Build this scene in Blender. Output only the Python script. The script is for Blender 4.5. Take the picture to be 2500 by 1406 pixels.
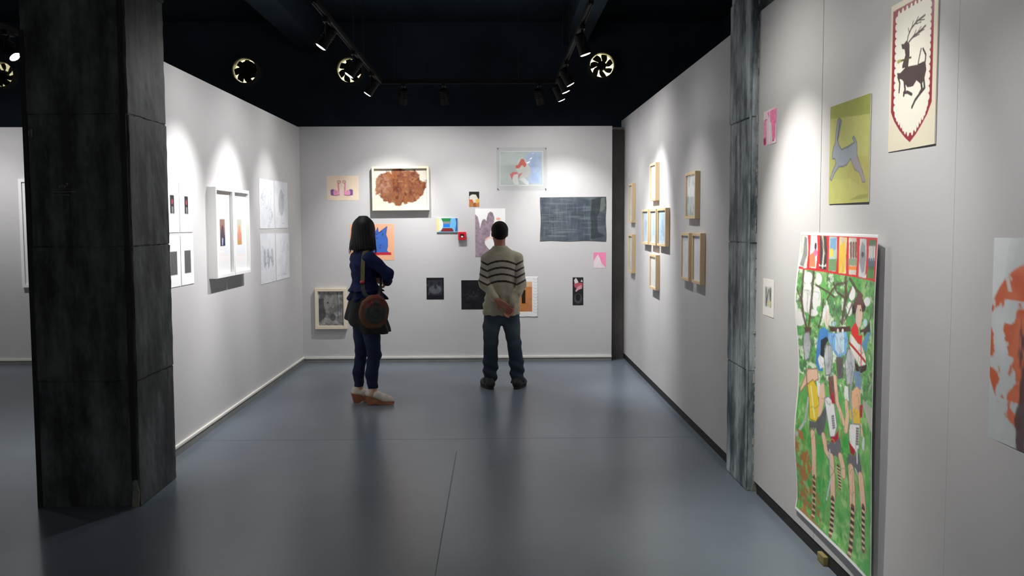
import bpy, bmesh, math
import numpy as np
from mathutils import Vector, Matrix

for o in list(bpy.data.objects):
    bpy.data.objects.remove(o, do_unlink=True)
SC = bpy.context.scene
COL = SC.collection
RNG = np.random.default_rng(7)

# ------------------------------------------------------------------ camera, world, exposure
def setup_camera():
    yaw, pitch, roll, f = 0.0171, -0.07, -0.0039, 2253.0
    w = Vector((math.sin(yaw) * math.cos(pitch), math.cos(yaw) * math.cos(pitch), math.sin(pitch)))
    r = Vector((math.cos(yaw), -math.sin(yaw), 0))
    u = r.cross(w)
    c, s = math.cos(roll), math.sin(roll)
    r2 = r * c + u * s
    u2 = u * c - r * s
    cd = bpy.data.cameras.new('camera')
    cd.sensor_fit = 'HORIZONTAL'
    cd.sensor_width = 36.0
    cd.lens = 36.0 * f / 2500.0
    cd.clip_start = 0.05
    cam = bpy.data.objects.new('camera', cd)
    m = Matrix((r2, u2, -w)).transposed().to_4x4()
    m.translation = Vector((0, 0, 1.65))
    cam.matrix_world = m
    COL.objects.link(cam)
    SC.camera = cam
setup_camera()

world = bpy.data.worlds.new('world')
SC.world = world
world.use_nodes = True
world.node_tree.nodes['Background'].inputs[0].default_value = (0.5, 0.6, 0.75, 1)
world.node_tree.nodes['Background'].inputs[1].default_value = 0.01
SC.view_settings.view_transform = 'Standard'
SC.view_settings.look = 'None'
SC.view_settings.gamma = 1.0
SC.view_settings.use_curve_mapping = False
SC.view_settings.exposure = 0.12
LAMP = 1.0            # common scale of every track lamp

# ------------------------------------------------------------------ colours and materials
def lin(c):
    c = np.asarray(c, float) / 255.0
    return np.where(c <= 0.04045, c / 12.92, ((c + 0.055) / 1.055) ** 2.4)

def rgba(c):
    v = lin(c)
    return (float(v[0]), float(v[1]), float(v[2]), 1.0)

MATS = {}
def mat(name, color=(128, 128, 128), rough=0.6, metal=0.0, spec=0.5, vary=0.0, vscale=8.0, stretch=(1, 1, 1),
        bump=0.0, bscale=60.0, emit=None, estr=0.0, sheen=0.0, color2=None, detail=6.0):
    """plain principled material with an optional noise tint and noise bump"""
    if name in MATS:
        return MATS[name]
    m = bpy.data.materials.new(name)
    m.use_nodes = True
    nt = m.node_tree
    b = nt.nodes['Principled BSDF']
    b.inputs['Base Color'].default_value = rgba(color)
    b.inputs['Roughness'].default_value = rough
    b.inputs['Metallic'].default_value = metal
    b.inputs['Specular IOR Level'].default_value = spec
    if sheen:
        b.inputs['Sheen Weight'].default_value = sheen
    if vary > 0 or bump > 0:
        tc = nt.nodes.new('ShaderNodeTexCoord')
        mp = nt.nodes.new('ShaderNodeMapping')
        mp.inputs['Scale'].default_value = stretch
        nt.links.new(tc.outputs['Object'], mp.inputs['Vector'])
    if vary > 0:
        n = nt.nodes.new('ShaderNodeTexNoise')
        n.inputs['Scale'].default_value = vscale
        n.inputs['Detail'].default_value = detail
        nt.links.new(mp.outputs[0], n.inputs['Vector'])
        cr = nt.nodes.new('ShaderNodeValToRGB')
        base = lin(color)
        other = lin(color2) if color2 is not None else None
        lo = base * (1 - vary) if other is None else base
        hi = np.minimum(base * (1 + vary), 1) if other is None else other
        cr.color_ramp.elements[0].position = 0.32
        cr.color_ramp.elements[1].position = 0.68
        cr.color_ramp.elements[0].color = (*lo, 1)
        cr.color_ramp.elements[1].color = (*hi, 1)
        nt.links.new(n.outputs[0], cr.inputs[0])
        nt.links.new(cr.outputs[0], b.inputs['Base Color'])
    if bump > 0:
        n2 = nt.nodes.new('ShaderNodeTexNoise')
        n2.inputs['Scale'].default_value = bscale
        n2.inputs['Detail'].default_value = 5
        nt.links.new(mp.outputs[0], n2.inputs['Vector'])
        bp = nt.nodes.new('ShaderNodeBump')
        bp.inputs['Strength'].default_value = bump
        bp.inputs['Distance'].default_value = 0.01
        nt.links.new(n2.outputs[0], bp.inputs['Height'])
        nt.links.new(bp.outputs[0], b.inputs['Normal'])
    if emit is not None:
        b.inputs['Emission Color'].default_value = rgba(emit)
        b.inputs['Emission Strength'].default_value = estr
    MATS[name] = m
    return m

def attr_mat(name, rough=0.6, spec=0.3, sheen=0.0, bump=0.0, bscale=300.0):
    """colour comes from the point attribute 'paint'"""
    if name in MATS:
        return MATS[name]
    m = bpy.data.materials.new(name)
    m.use_nodes = True
    nt = m.node_tree
    b = nt.nodes['Principled BSDF']
    a = nt.nodes.new('ShaderNodeAttribute')
    a.attribute_name = 'paint'
    nt.links.new(a.outputs['Color'], b.inputs['Base Color'])
    b.inputs['Roughness'].default_value = rough
    b.inputs['Specular IOR Level'].default_value = spec
    b.inputs['Sheen Weight'].default_value = sheen
    if bump > 0:
        tc = nt.nodes.new('ShaderNodeTexCoord')
        n2 = nt.nodes.new('ShaderNodeTexNoise')
        n2.inputs['Scale'].default_value = bscale
        n2.inputs['Detail'].default_value = 4
        nt.links.new(tc.outputs['Object'], n2.inputs['Vector'])
        bp = nt.nodes.new('ShaderNodeBump')
        bp.inputs['Strength'].default_value = bump
        bp.inputs['Distance'].default_value = 0.01
        nt.links.new(n2.outputs[0], bp.inputs['Height'])
        nt.links.new(bp.outputs[0], b.inputs['Normal'])
    MATS[name] = m
    return m

def glass_mat():
    if 'glass' in MATS:
        return MATS['glass']
    m = bpy.data.materials.new('glass')
    m.use_nodes = True
    nt = m.node_tree
    nt.nodes.remove(nt.nodes['Principled BSDF'])
    out = nt.nodes['Material Output']
    tr = nt.nodes.new('ShaderNodeBsdfTransparent')
    tr.inputs[0].default_value = (0.975, 0.98, 0.98, 1)
    gl = nt.nodes.new('ShaderNodeBsdfGlossy')
    gl.inputs['Roughness'].default_value = 0.02
    # Schlick reflectance, the same from either side of the pane
    fr = nt.nodes.new('ShaderNodeLayerWeight')
    fr.inputs[0].default_value = 0.5
    pw5 = nt.nodes.new('ShaderNodeMath'); pw5.operation = 'POWER'; pw5.inputs[1].default_value = 5.0
    nt.links.new(fr.outputs['Facing'], pw5.inputs[0])
    fr2 = nt.nodes.new('ShaderNodeMath'); fr2.operation = 'MULTIPLY_ADD'
    fr2.inputs[1].default_value = 0.30; fr2.inputs[2].default_value = 0.02
    nt.links.new(pw5.outputs[0], fr2.inputs[0])
    mx = nt.nodes.new('ShaderNodeMixShader')
    nt.links.new(fr2.outputs[0], mx.inputs[0])
    nt.links.new(tr.outputs[0], mx.inputs[1])
    nt.links.new(gl.outputs[0], mx.inputs[2])
    nt.links.new(mx.outputs[0], out.inputs[0])
    MATS['glass'] = m
    return m

def pillar_mat(name, dark, light, amount):
    """black paint over rough concrete, worn in vertical streaks and blotches"""
    m = bpy.data.materials.new(name)
    m.use_nodes = True
    nt = m.node_tree
    N, Lk = nt.nodes, nt.links
    b = N['Principled BSDF']
    b.inputs['Roughness'].default_value = 0.62
    tc = N.new('ShaderNodeTexCoord')
    def noise(scale, stretch, det=8, rough=0.6):
        mp = N.new('ShaderNodeMapping')
        mp.inputs['Scale'].default_value = stretch
        Lk.new(tc.outputs['Object'], mp.inputs['Vector'])
        n = N.new('ShaderNodeTexNoise')
        n.inputs['Scale'].default_value = scale
        n.inputs['Detail'].default_value = det
        n.inputs['Roughness'].default_value = rough
        Lk.new(mp.outputs[0], n.inputs['Vector'])
        return n.outputs[0]
    a = noise(9, (1, 1, 0.16))
    c = noise(3.2, (1, 1, 0.7))
    d = noise(55, (1, 1, 0.35), 4)
    mul = N.new('ShaderNodeMath'); mul.operation = 'MULTIPLY'
    Lk.new(a, mul.inputs[0]); Lk.new(c, mul.inputs[1])
    add = N.new('ShaderNodeMath'); add.operation = 'MULTIPLY_ADD'
    Lk.new(d, add.inputs[0]); add.inputs[1].default_value = 0.12; Lk.new(mul.outputs[0], add.inputs[2])
    cr = N.new('ShaderNodeValToRGB')
    cr.color_ramp.elements[0].position = 0.24
    cr.color_ramp.elements[0].color = rgba(dark)
    cr.color_ramp.elements[1].position = 0.24 + amount
    cr.color_ramp.elements[1].color = rgba(light)
    Lk.new(add.outputs[0], cr.inputs[0])
    Lk.new(cr.outputs[0], b.inputs['Base Color'])
    bp = N.new('ShaderNodeBump')
    bp.inputs['Strength'].default_value = 0.6
    bp.inputs['Distance'].default_value = 0.02
    Lk.new(add.outputs[0], bp.inputs['Height'])
    Lk.new(bp.outputs[0], b.inputs['Normal'])
    MATS[name] = m
    return m

def floor_mat():
    m = bpy.data.materials.new('floor_epoxy')
    m.use_nodes = True
    nt = m.node_tree
    N, Lk = nt.nodes, nt.links
    b = N['Principled BSDF']
    tc = N.new('ShaderNodeTexCoord')
    n = N.new('ShaderNodeTexNoise'); n.inputs['Scale'].default_value = 0.9; n.inputs['Detail'].default_value = 4
    mpf = N.new('ShaderNodeMapping'); mpf.inputs['Location'].default_value = (3.3, 1.7, 0.37)
    Lk.new(tc.outputs['Object'], mpf.inputs['Vector'])
    Lk.new(mpf.outputs[0], n.inputs['Vector'])
    cr = N.new('ShaderNodeValToRGB')
    cr.color_ramp.elements[0].position = 0.3; cr.color_ramp.elements[0].color = rgba((92, 102, 112))
    cr.color_ramp.elements[1].position = 0.7; cr.color_ramp.elements[1].color = rgba((108, 118, 128))
    Lk.new(n.outputs[0], cr.inputs[0]); Lk.new(cr.outputs[0], b.inputs['Base Color'])
    b.inputs['Roughness'].default_value = 0.285
    b.inputs['Specular IOR Level'].default_value = 0.5
    MATS['floor_epoxy'] = m
    return m

WALL = mat('wall_paint', (196, 195, 195), 0.92, spec=0.2, vary=0.035, vscale=1.3, bump=0.03, bscale=140)
BLACKROOM = mat('ceiling_black_paint', (48, 61, 74), 0.85, spec=0.3, vary=0.2, vscale=1.5, bump=0.2, bscale=18)
FLOORM = floor_mat()
SKIRT = mat('skirting_grey', (120, 121, 118), 0.5, vary=0.12, vscale=5)
LEDGE = mat('ledge_white', (225, 222, 214), 0.6)
KICK = mat('kick_black', (22, 20, 19), 0.7, vary=0.3, vscale=6)
PILLAR_L = pillar_mat('pillar_black_left', (27, 31, 34), (94, 102, 102), 0.21)
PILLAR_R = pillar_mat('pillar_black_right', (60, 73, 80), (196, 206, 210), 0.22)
BLACKMETAL = mat('black_metal', (8, 8, 9), 0.6, spec=0.25)
DARKSTEEL = mat('wire_steel', (70, 72, 74), 0.45, metal=0.7)
LENS = mat('lens_glow', (255, 255, 255), 0.4, emit=(255, 250, 240), estr=26.0)
PINE = mat('pale_pine', (214, 188, 148), 0.55, vary=0.1, vscale=14, stretch=(1, 1, 0.2))
MAPLE = mat('cream_wood', (232, 218, 192), 0.55, vary=0.06, vscale=12, stretch=(0.3, 1, 1))
WHITEFRAME = mat('white_lacquer', (236, 236, 234), 0.45)
MATBOARD = mat('mat_board', (240, 240, 240), 0.9, spec=0.1)
PRINT = attr_mat('print_ink', 0.75, 0.15)
GLOSSY = attr_mat('print_gloss', 0.38, 0.4)
PAINTING = attr_mat('thick_paint', 0.55, 0.3, bump=0.25, bscale=90)
GLASS = glass_mat()

# ------------------------------------------------------------------ object helpers
def obj(name, verts, faces, m, parent=None, smooth=False, loc=None, rotz=0.0):
    me = bpy.data.meshes.new(name)
    me.from_pydata([tuple(map(float, v)) for v in verts], [], [tuple(map(int, f)) for f in faces])
    me.update()
    if m is not None:
        me.materials.append(m)
    if smooth:
        me.polygons.foreach_set('use_smooth', [True] * len(me.polygons))
    o = bpy.data.objects.new(name, me)
    COL.objects.link(o)
    if parent is not None:
        o.parent = parent
    if loc is not None:
        o.location = loc
    o.rotation_euler = (0, 0, rotz)
    return o

def thing(name, label, cat, loc=(0, 0, 0), rotz=0.0, group=None):
    o = bpy.data.objects.new(name, None)
    o.empty_display_size = 0.1
    COL.objects.link(o)
    o.location = loc
    o.rotation_euler = (0, 0, rotz)
    return tag(o, label, cat, group)

def tag(o, label, cat, group=None):
    o['label'] = label
    o['category'] = cat
    if group:
        o['group'] = group
    return o

def struct(o, label=None):
    o['kind'] = 'structure'
    if label:
        o['label'] = label
    return o

class MB:
    """collects simple solids that make up ONE mesh"""
    def __init__(s):
        s.v, s.f = [], []
    def add(s, v, f):
        k = len(s.v)
        s.v += [tuple(map(float, q)) for q in v]
        s.f += [tuple(i + k for i in q) for q in f]
        return s
    def box(s, a, b, bev=0.0):
        (x0, y0, z0), (x1, y1, z1) = a, b
        if bev <= 0:
            v = [(x0, y0, z0), (x1, y0, z0), (x1, y1, z0), (x0, y1, z0), (x0, y0, z1), (x1, y0, z1), (x1, y1, z1), (x0, y1, z1)]
            return s.add(v, [(0, 3, 2, 1), (4, 5, 6, 7), (0, 1, 5, 4), (1, 2, 6, 5), (2, 3, 7, 6), (3, 0, 4, 7)])
        bm = bmesh.new()
        vs = [bm.verts.new(q) for q in [(x0, y0, z0), (x1, y0, z0), (x1, y1, z0), (x0, y1, z0), (x0, y0, z1), (x1, y0, z1), (x1, y1, z1), (x0, y1, z1)]]
        for q in [(0, 3, 2, 1), (4, 5, 6, 7), (0, 1, 5, 4), (1, 2, 6, 5), (2, 3, 7, 6), (3, 0, 4, 7)]:
            bm.faces.new([vs[i] for i in q])
        bmesh.ops.bevel(bm, geom=list(bm.edges), offset=bev, segments=2, affect='EDGES', profile=0.7)
        bm.verts.index_update()
        v = [tuple(q.co) for q in bm.verts]
        f = [[q.index for q in g.verts] for g in bm.faces]
        bm.free()
        return s.add(v, f)
    def tube(s, pts, rad, n=10, cap=True):
        pts = [Vector(q) for q in pts]
        rad = [rad] * len(pts) if not hasattr(rad, '__len__') else rad
        v, f = [], []
        t0 = (pts[1] - pts[0]).normalized()
        ref = Vector((0, 0, 1)) if abs(t0.z) < 0.9 else Vector((1, 0, 0))
        for i, q in enumerate(pts):
            t = (pts[min(i + 1, len(pts) - 1)] - pts[max(i - 1, 0)]).normalized()
            a = t.cross(ref).normalized()
            b = t.cross(a).normalized()
            for k in range(n):
                an = 2 * math.pi * k / n
                v.append(q + (a * math.cos(an) + b * math.sin(an)) * rad[i])
        for i in range(len(pts) - 1):
            for k in range(n):
                k2 = (k + 1) % n
                f.append((i * n + k, i * n + k2, (i + 1) * n + k2, (i + 1) * n + k))
        if cap:
            f.append(tuple(range(n))[::-1])
            f.append(tuple((len(pts) - 1) * n + k for k in range(n)))
        return s.add(v, f)
    def lathe(s, org, axis, prof, n=20):
        """profile of (along, radius) turned about an axis, closed at both ends"""
        org, axis = Vector(org), Vector(axis).normalized()
        ref = Vector((0, 0, 1)) if abs(axis.z) < 0.9 else Vector((1, 0, 0))
        a = axis.cross(ref).normalized(); b = axis.cross(a)
        v, f = [], []
        for d, r in prof:
            for k in range(n):
                an = 2 * math.pi * k / n
                v.append(org + axis * d + (a * math.cos(an) + b * math.sin(an)) * r)
        for i in range(len(prof) - 1):
            for k in range(n):
                k2 = (k + 1) % n
                f.append((i * n + k, i * n + k2, (i + 1) * n + k2, (i + 1) * n + k))
        f.append(tuple(range(n))[::-1])
        f.append(tuple((len(prof) - 1) * n + k for k in range(n)))
        return s.add(v, f)
    def prism(s, pts, y0, y1):
        """polygon in x,z pushed from y0 to y1"""
        n = len(pts)
        v = [(x, y0, z) for x, z in pts] + [(x, y1, z) for x, z in pts]
        f = [tuple(range(n)), tuple(range(2 * n - 1, n - 1, -1))]
        for i in range(n):
            j = (i + 1) % n
            f.append((i, i + n, j + n, j))
        return s.add(v, f)
    def build(s, name, m, parent=None, smooth=False, loc=None, rotz=0.0):
        return obj(name, s.v, s.f, m, parent, smooth, loc, rotz)

def box(name, a, b, m, parent=None, bev=0.0, **k):
    return MB().box(a, b, bev).build(name, m, parent, **k)

# ------------------------------------------------------------------ the room
def rx(y):                       # face of the right-hand wall
    return 1.583 - 0.028 * (y - 4) / 6.4
RANG = 0.028 / 6.4
XL, YB = -2.30, 10.96

struct(box('floor', (-9, -4, -0.1), (3, 12.4, 0), FLOORM), 'grey blue polished gallery floor')
struct(box('ceiling', (-9.1, -4.1, 4.3), (3.1, 12.5, 4.4), BLACKROOM))
struct(box('wall_end', (-9.1, 12.4, 0), (3.1, 12.5, 4.3), BLACKROOM))
struct(box('wall_side', (2.98, -4, 0), (3.1, 12.4, 4.3), BLACKROOM))
struct(box('wall_far_left', (-9.1, -4, 0), (-9, 12.4, 4.3), WALL))
struct(box('wall_behind', (-9, -4.1, 0), (2.98, -4, 4.3), WALL))
struct(box('wall_back', (-9, YB, 0), (1.378, YB + 0.12, 2.79), WALL, bev=0.004), 'grey white back wall hung with artworks')
struct(box('wall_left', (XL - 0.12, 5.7, 0), (XL, YB, 2.78), WALL, bev=0.004), 'grey white partition wall on the left')
struct(box('trim_1', (1.30, 11.2, 0), (1.60, 11.34, 2.80), mat('gap_dark', (104, 99, 95), 0.8, vary=0.2, vscale=3)), 'dark strip in the corner gap')

# ceiling beams
for i, (a, b) in enumerate([((-2.52, -4, 3.9), (-2.2, 12.4, 4.3)), ((0.9, -4, 4.0), (1.2, 12.4, 4.3)),
                            ((-9, 8.2, 4.05), (2.98, 8.5, 4.3)), ((-9, 3.6, 4.05), (2.98, 3.9, 4.3))]):
    struct(box('ceiling_beam', a, b, BLACKROOM, bev=0.01))

# right-hand wall: a black core set back behind a row of painted boards
def right_wall():
    root = bpy.data.objects.new('wall_right', None)
    COL.objects.link(root)
    struct(root, 'grey white panelled wall on the right')
    segs = [(-3.9, -2.0), (-2.0, -0.7), (-0.7, 0.6), (0.6, 1.9), (1.9, 3.18), (3.18, 4.49), (4.49, 5.60),
            (5.95, 7.517), (7.517, 8.83), (8.83, 10.14), (10.14, 11.45)]
    for y0, y1 in segs:
        ga, gb = (0.0008 if y in (3.18, 7.517, 8.83, 10.14) else 0.003 for y in (y0, y1))
        m = MB()
        b = MB().box((0, y0 + ga, 0.066), (0.05, y1 - gb, 2.9), 0.0012)
        m.add([(x + rx(y), y, z) for x, y, z in b.v], b.f)
        m.build('panel', WALL, root)
    core = MB()
    b = MB().box((0.05, -3.9, 0), (0.14, 11.45, 2.88))
    core.add([(x + rx(y), y, z) for x, y, z in b.v], b.f)
    core.build('wall_core', KICK, root)
    return root
right_wall()
def kick(y0, y1):
    b = MB().box((0.004, y0, 0), (0.06, y1, 0.067))
    struct(obj('baseboard_right', [(x + rx(y), y, z) for x, y, z in b.v], b.f, KICK))
kick(-3.9, 5.5)
kick(5.95, 11.45)
# seam foot block
tag(MB().box((0, 0, 0), (0.03, 0.09, 0.045), 0.006).build('wooden_wedge', mat('old_wood', (120, 112, 66), 0.8, vary=0.3, vscale=20),
    loc=(rx(4.36) - 0.018, 4.30, 0)), 'small olive wood wedge under the panel seam below the hunters painting', 'wedge')

def skirting(name, a, b, la, lb):
    o = box(name, a, b, SKIRT, bev=0.003)
    struct(o)
    box('ledge', la, lb, LEDGE, o, bev=0.002)
skirting('baseboard_left', (XL, 5.98, 0), (XL + 0.014, YB - 0.014, 0.056), (XL, 5.98, 0.056), (XL + 0.02, YB - 0.02, 0.074))
skirting('baseboard_back', (XL, YB - 0.014, 0), (1.376, YB, 0.046), (XL, YB - 0.02, 0.046), (1.376, YB, 0.07))
skirting('baseboard_far', (-8.99, YB - 0.014, 0), (XL - 0.125, YB, 0.046), (-8.99, YB - 0.02, 0.046), (XL - 0.125, YB, 0.07))
# floor joint lines (thin filled saw cuts)
for a, b in [((-0.297, 4.2, 0), (-0.291, 6.6, 0.0006)), ((-2.28, 6.995, 0), (1.5, 7.0, 0.0006))]:
    struct(box('floor_joint', a, b, mat('joint', (84, 92, 100), 0.5)))

# ------------------------------------------------------------------ pillars
def rough_block(x0, x1, y0, y1, z0, z1, seed, amp=0.0022, step=0.035):
    """one concrete lift: a box whose faces and arrises are uneven"""
    r = np.random.default_rng(seed)
    bm = bmesh.new()
    bmesh.ops.create_cube(bm, size=1.0)
    for v in bm.verts:
        v.co = ((v.co.x + .5) * (x1 - x0) + x0, (v.co.y + .5) * (y1 - y0) + y0, (v.co.z + .5) * (z1 - z0) + z0)
    bmesh.ops.bevel(bm, geom=list(bm.edges), offset=0.005, segments=2, affect='EDGES')
    bmesh.ops.subdivide_edges(bm, edges=[e for e in bm.edges if e.calc_length() > 0.2], cuts=12, use_grid_fill=True)
    for v in bm.verts:
        v.co += Vector(r.normal(0, amp * 0.45, 3))
    bm.verts.index_update()
    vs = [tuple(v.co) for v in bm.verts]
    fs = [[v.index for v in f.verts] for f in bm.faces]
    bm.free()
    return vs, fs

def pillar(name, label, x0, x1, y0, y1, m, seed):
    t = thing(name, label, 'pillar', ((x0 + x1) / 2, (y0 + y1) / 2, 0))
    w, d = (x1 - x0) / 2, (y1 - y0) / 2
    zs = [0, 0.745, 1.525, 2.28, 3.04, 3.80, 4.299]
    r = np.random.default_rng(seed)
    for i in range(len(zs) - 1):
        o = r.uniform(-0.004, 0.004, 2)
        v, f = rough_block(-w + o[0], w + o[0], -d + o[1], d + o[1], zs[i] + (0.0004 if i else 0), zs[i + 1] - 0.0004, seed + i)
        obj('concrete_lift', v, f, m, t)
    box('core', (-w + 0.014, -d + 0.014, 0), (w - 0.014, d - 0.014, 4.295), mat('joint_black', (10, 11, 12), 0.9), t)
    return t, w, d
PL, pw, pd = pillar('concrete_pillar', 'wide square black painted concrete pillar standing at the left', -2.683, -2.091, 5.353, 5.965, PILLAR_L, 11)
# dark conduit strip along the front right arris, worn arris strip, plaster chip at the foot
MB().box((pw - 0.045, -pd - 0.012, 0.16), (pw - 0.012, -pd + 0.004, 4.29), 0.003).build('conduit_strip', mat('conduit_black', (9, 9, 10), 0.6), PL)
MB().box((-pw - 0.006, -pd - 0.010, 0.0), (-pw + 0.02, -pd + 0.004, 2.75), 0.003).build('corner_strip', mat('conduit_black'), PL)
MB().prism([(pw - 0.05, 0.0), (pw - 0.01, 0.0), (pw - 0.006, 0.09), (pw - 0.022, 0.165), (pw - 0.038, 0.15)], -pd - 0.012, -pd + 0.004).build(
    'bare_plaster_patch', mat('bare_plaster', (120, 120, 112), 0.9, vary=0.2, vscale=30), PL)
def pillar_marks():
    m = MB()
    y = -pd - 0.0085
    def bar(x0, z0, x1, z1):
        m.box((x0, y, z0), (x1, y + 0.006, z1))
    # printed sign: short logo, a rule and two lines of small type (too small to read)
    cx, cz = -0.085, 1.862
    k = 0.00237          # metre per photo pixel on this face
    def B(px0, py0, px1, py1):
        bar(cx + (px0 - 195) * k, cz - (py1 - 461) * k, cx + (px1 - 195) * k, cz - (py0 - 461) * k)
    B(184, 455.5, 185, 461); B(186.2, 455.5, 187.2, 461); B(188.4, 455.5, 189.4, 461); B(184, 455, 189.4, 456)
    B(192.4, 455, 193.8, 460.5); B(191, 454.2, 195, 455.2)
    B(197.3, 454, 198.6, 461); B(198.6, 454, 201, 455); B(200.5, 449.5, 205, 450.8); B(204.4, 450.5, 205.8, 455); B(199.5, 457, 203, 458)
    B(167, 464.2, 225, 464.9)
    r = np.random.default_rng(3)
    for row, (py, x1) in enumerate([(468.3, 223), (476, 209)]):
        x = 168.5
        while x < x1:
            w = r.uniform(1.0, 2.0)
            top = py + r.uniform(0, 1.0)
            B(x, top, x + w * 0.55, py + 3.4)
            if r.random() < 0.6:
                B(x, top + r.uniform(0, 2.4), x + w * 1.3, top + 0.6 + r.uniform(0, 2.0) + 0.3)
            x += w + (2.0 if r.random() < 0.12 else 0.55)
    o = m.build('sign_lettering', mat('sign_grey', (118, 120, 118), 0.7), PL)
    o['label'] = 'small pale grey printed sign lettering'
    d = MB()
    for x0, z0, x1, z1 in [(-0.272, 2.155, -0.264, 2.19), (-0.258, 2.15, -0.249, 2.195), (-0.266, 2.172, -0.255, 2.178)]:
        d.box((x0, y, z0), (x1, y + 0.006, z1))
    d.build('chalk_mark', mat('chalk', (112, 112, 104), 0.9), PL)
pillar_marks()
PR, qw, qd = pillar('concrete_pillar', 'narrow black concrete pillar let into the right wall', 1.530, 2.10, 5.56, 6.06, PILLAR_R, 31)
def worn_edge():
    r = np.random.default_rng(5)
    m = MB()
    z = 0.02
    while z < 3.4:
        h = r.uniform(0.01, 0.06)
        if r.random() < 0.7:
            w = r.uniform(0.004, 0.012)
            xx = r.choice([-qw + 0.038, -qw + 0.042, -qw + 0.034])
            m.box((xx, -qd - 0.008, z), (xx + w, -qd + 0.01, z + h), 0.001)
        z += h + r.uniform(0.0, 0.05)
    m.build('flaked_paint', mat('flaked_plaster', (168, 168, 160), 0.9), PR)
    m = MB()
    m.box((-qw - 0.0065, -qd - 0.006, 0.05), (-qw + 0.004, -qd + 0.006, 3.9), 0.002)
    m.build('worn_corner', mat('worn_corner_grey', (128, 138, 142), 0.7, vary=0.4, vscale=12), PR)
    MB().prism([(-qw + 0.03, 0), (-qw + 0.07, 0), (-qw + 0.06, 0.05), (-qw + 0.048, 0.075)], -qd - 0.02, -qd + 0.004).build('bare_plaster_patch', mat('bare_plaster'), PR)
worn_edge()


# ------------------------------------------------------------------ track lighting
ZT = 3.15
def track(label, pts, wires):
    """black square rail hung on wires; pts are the rail corners in plan"""
    x0, y0 = pts[0]
    t = thing('light_track', label, 'light track', (x0, y0, ZT))
    for (xa, ya), (xb, yb) in zip(pts[:-1], pts[1:]):
        w = 0.018
        m = MB()
        a = (min(xa, xb) - w - x0, min(ya, yb) - w - y0, -0.002)
        b = (max(xa, xb) + w - x0, max(ya, yb) + w - y0, 0.032)
        m.box(a, b, 0.003)
        # the open slot shows as two lips below
        if abs(xa - xb) < abs(ya - yb):
            for s in (-1, 1):
                m.box((s * 0.012 - 0.004 + xa - x0, a[1], -0.010), (s * 0.012 + 0.004 + xa - x0, b[1], 0.0))
        else:
            for s in (-1, 1):
                m.box((a[0], s * 0.012 - 0.004 + ya - y0, -0.010), (b[0], s * 0.012 + 0.004 + ya - y0, 0.0))
        m.build('rail', BLACKMETAL, t)
    for (wx, wy) in wires:
        MB().tube([(wx - x0, wy - y0, 0.03), (wx - x0, wy - y0, 4.3 - ZT)], 0.0032, 6).build('hanging_wire', DARKSTEEL, t)
        MB().box((wx - x0 - 0.012, wy - y0 - 0.02, 0.028), (wx - x0 + 0.012, wy - y0 + 0.02, 0.045), 0.003).build('hanger_clip', BLACKMETAL, t)
    return t

XTL, XTR, YTC = -1.225, 0.66, 10.0
track('black U-shaped light track hanging above the back of the room',
      [(XTL, 6.4), (XTL, YTC), (XTR, YTC), (XTR, 6.45)],
      [(XTL, 6.5), (XTL, 8.15), (XTL, 8.75), (XTL + 0.15, YTC), (-0.75, YTC), (XTR, 6.5), (XTR, 8.3), (XTR, 9.1), (0.25, YTC)])
track('black light track hanging above the hunters painting near the camera', [(0.66, 0.8), (0.66, 5.0)], [(0.66, 1.0), (0.66, 4.8)])
track('black light track hanging in the side room behind the wide pillar', [(-3.75, 5.2), (-3.75, 9.9)], [(-3.75, 5.6), (-3.75, 7.5), (-3.75, 9.6)])
track('black light track hanging over the far left side wall', [(-5.6, 9.7), (-6.9, 9.7)], [(-5.8, 9.7), (-6.7, 9.7)])

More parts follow.
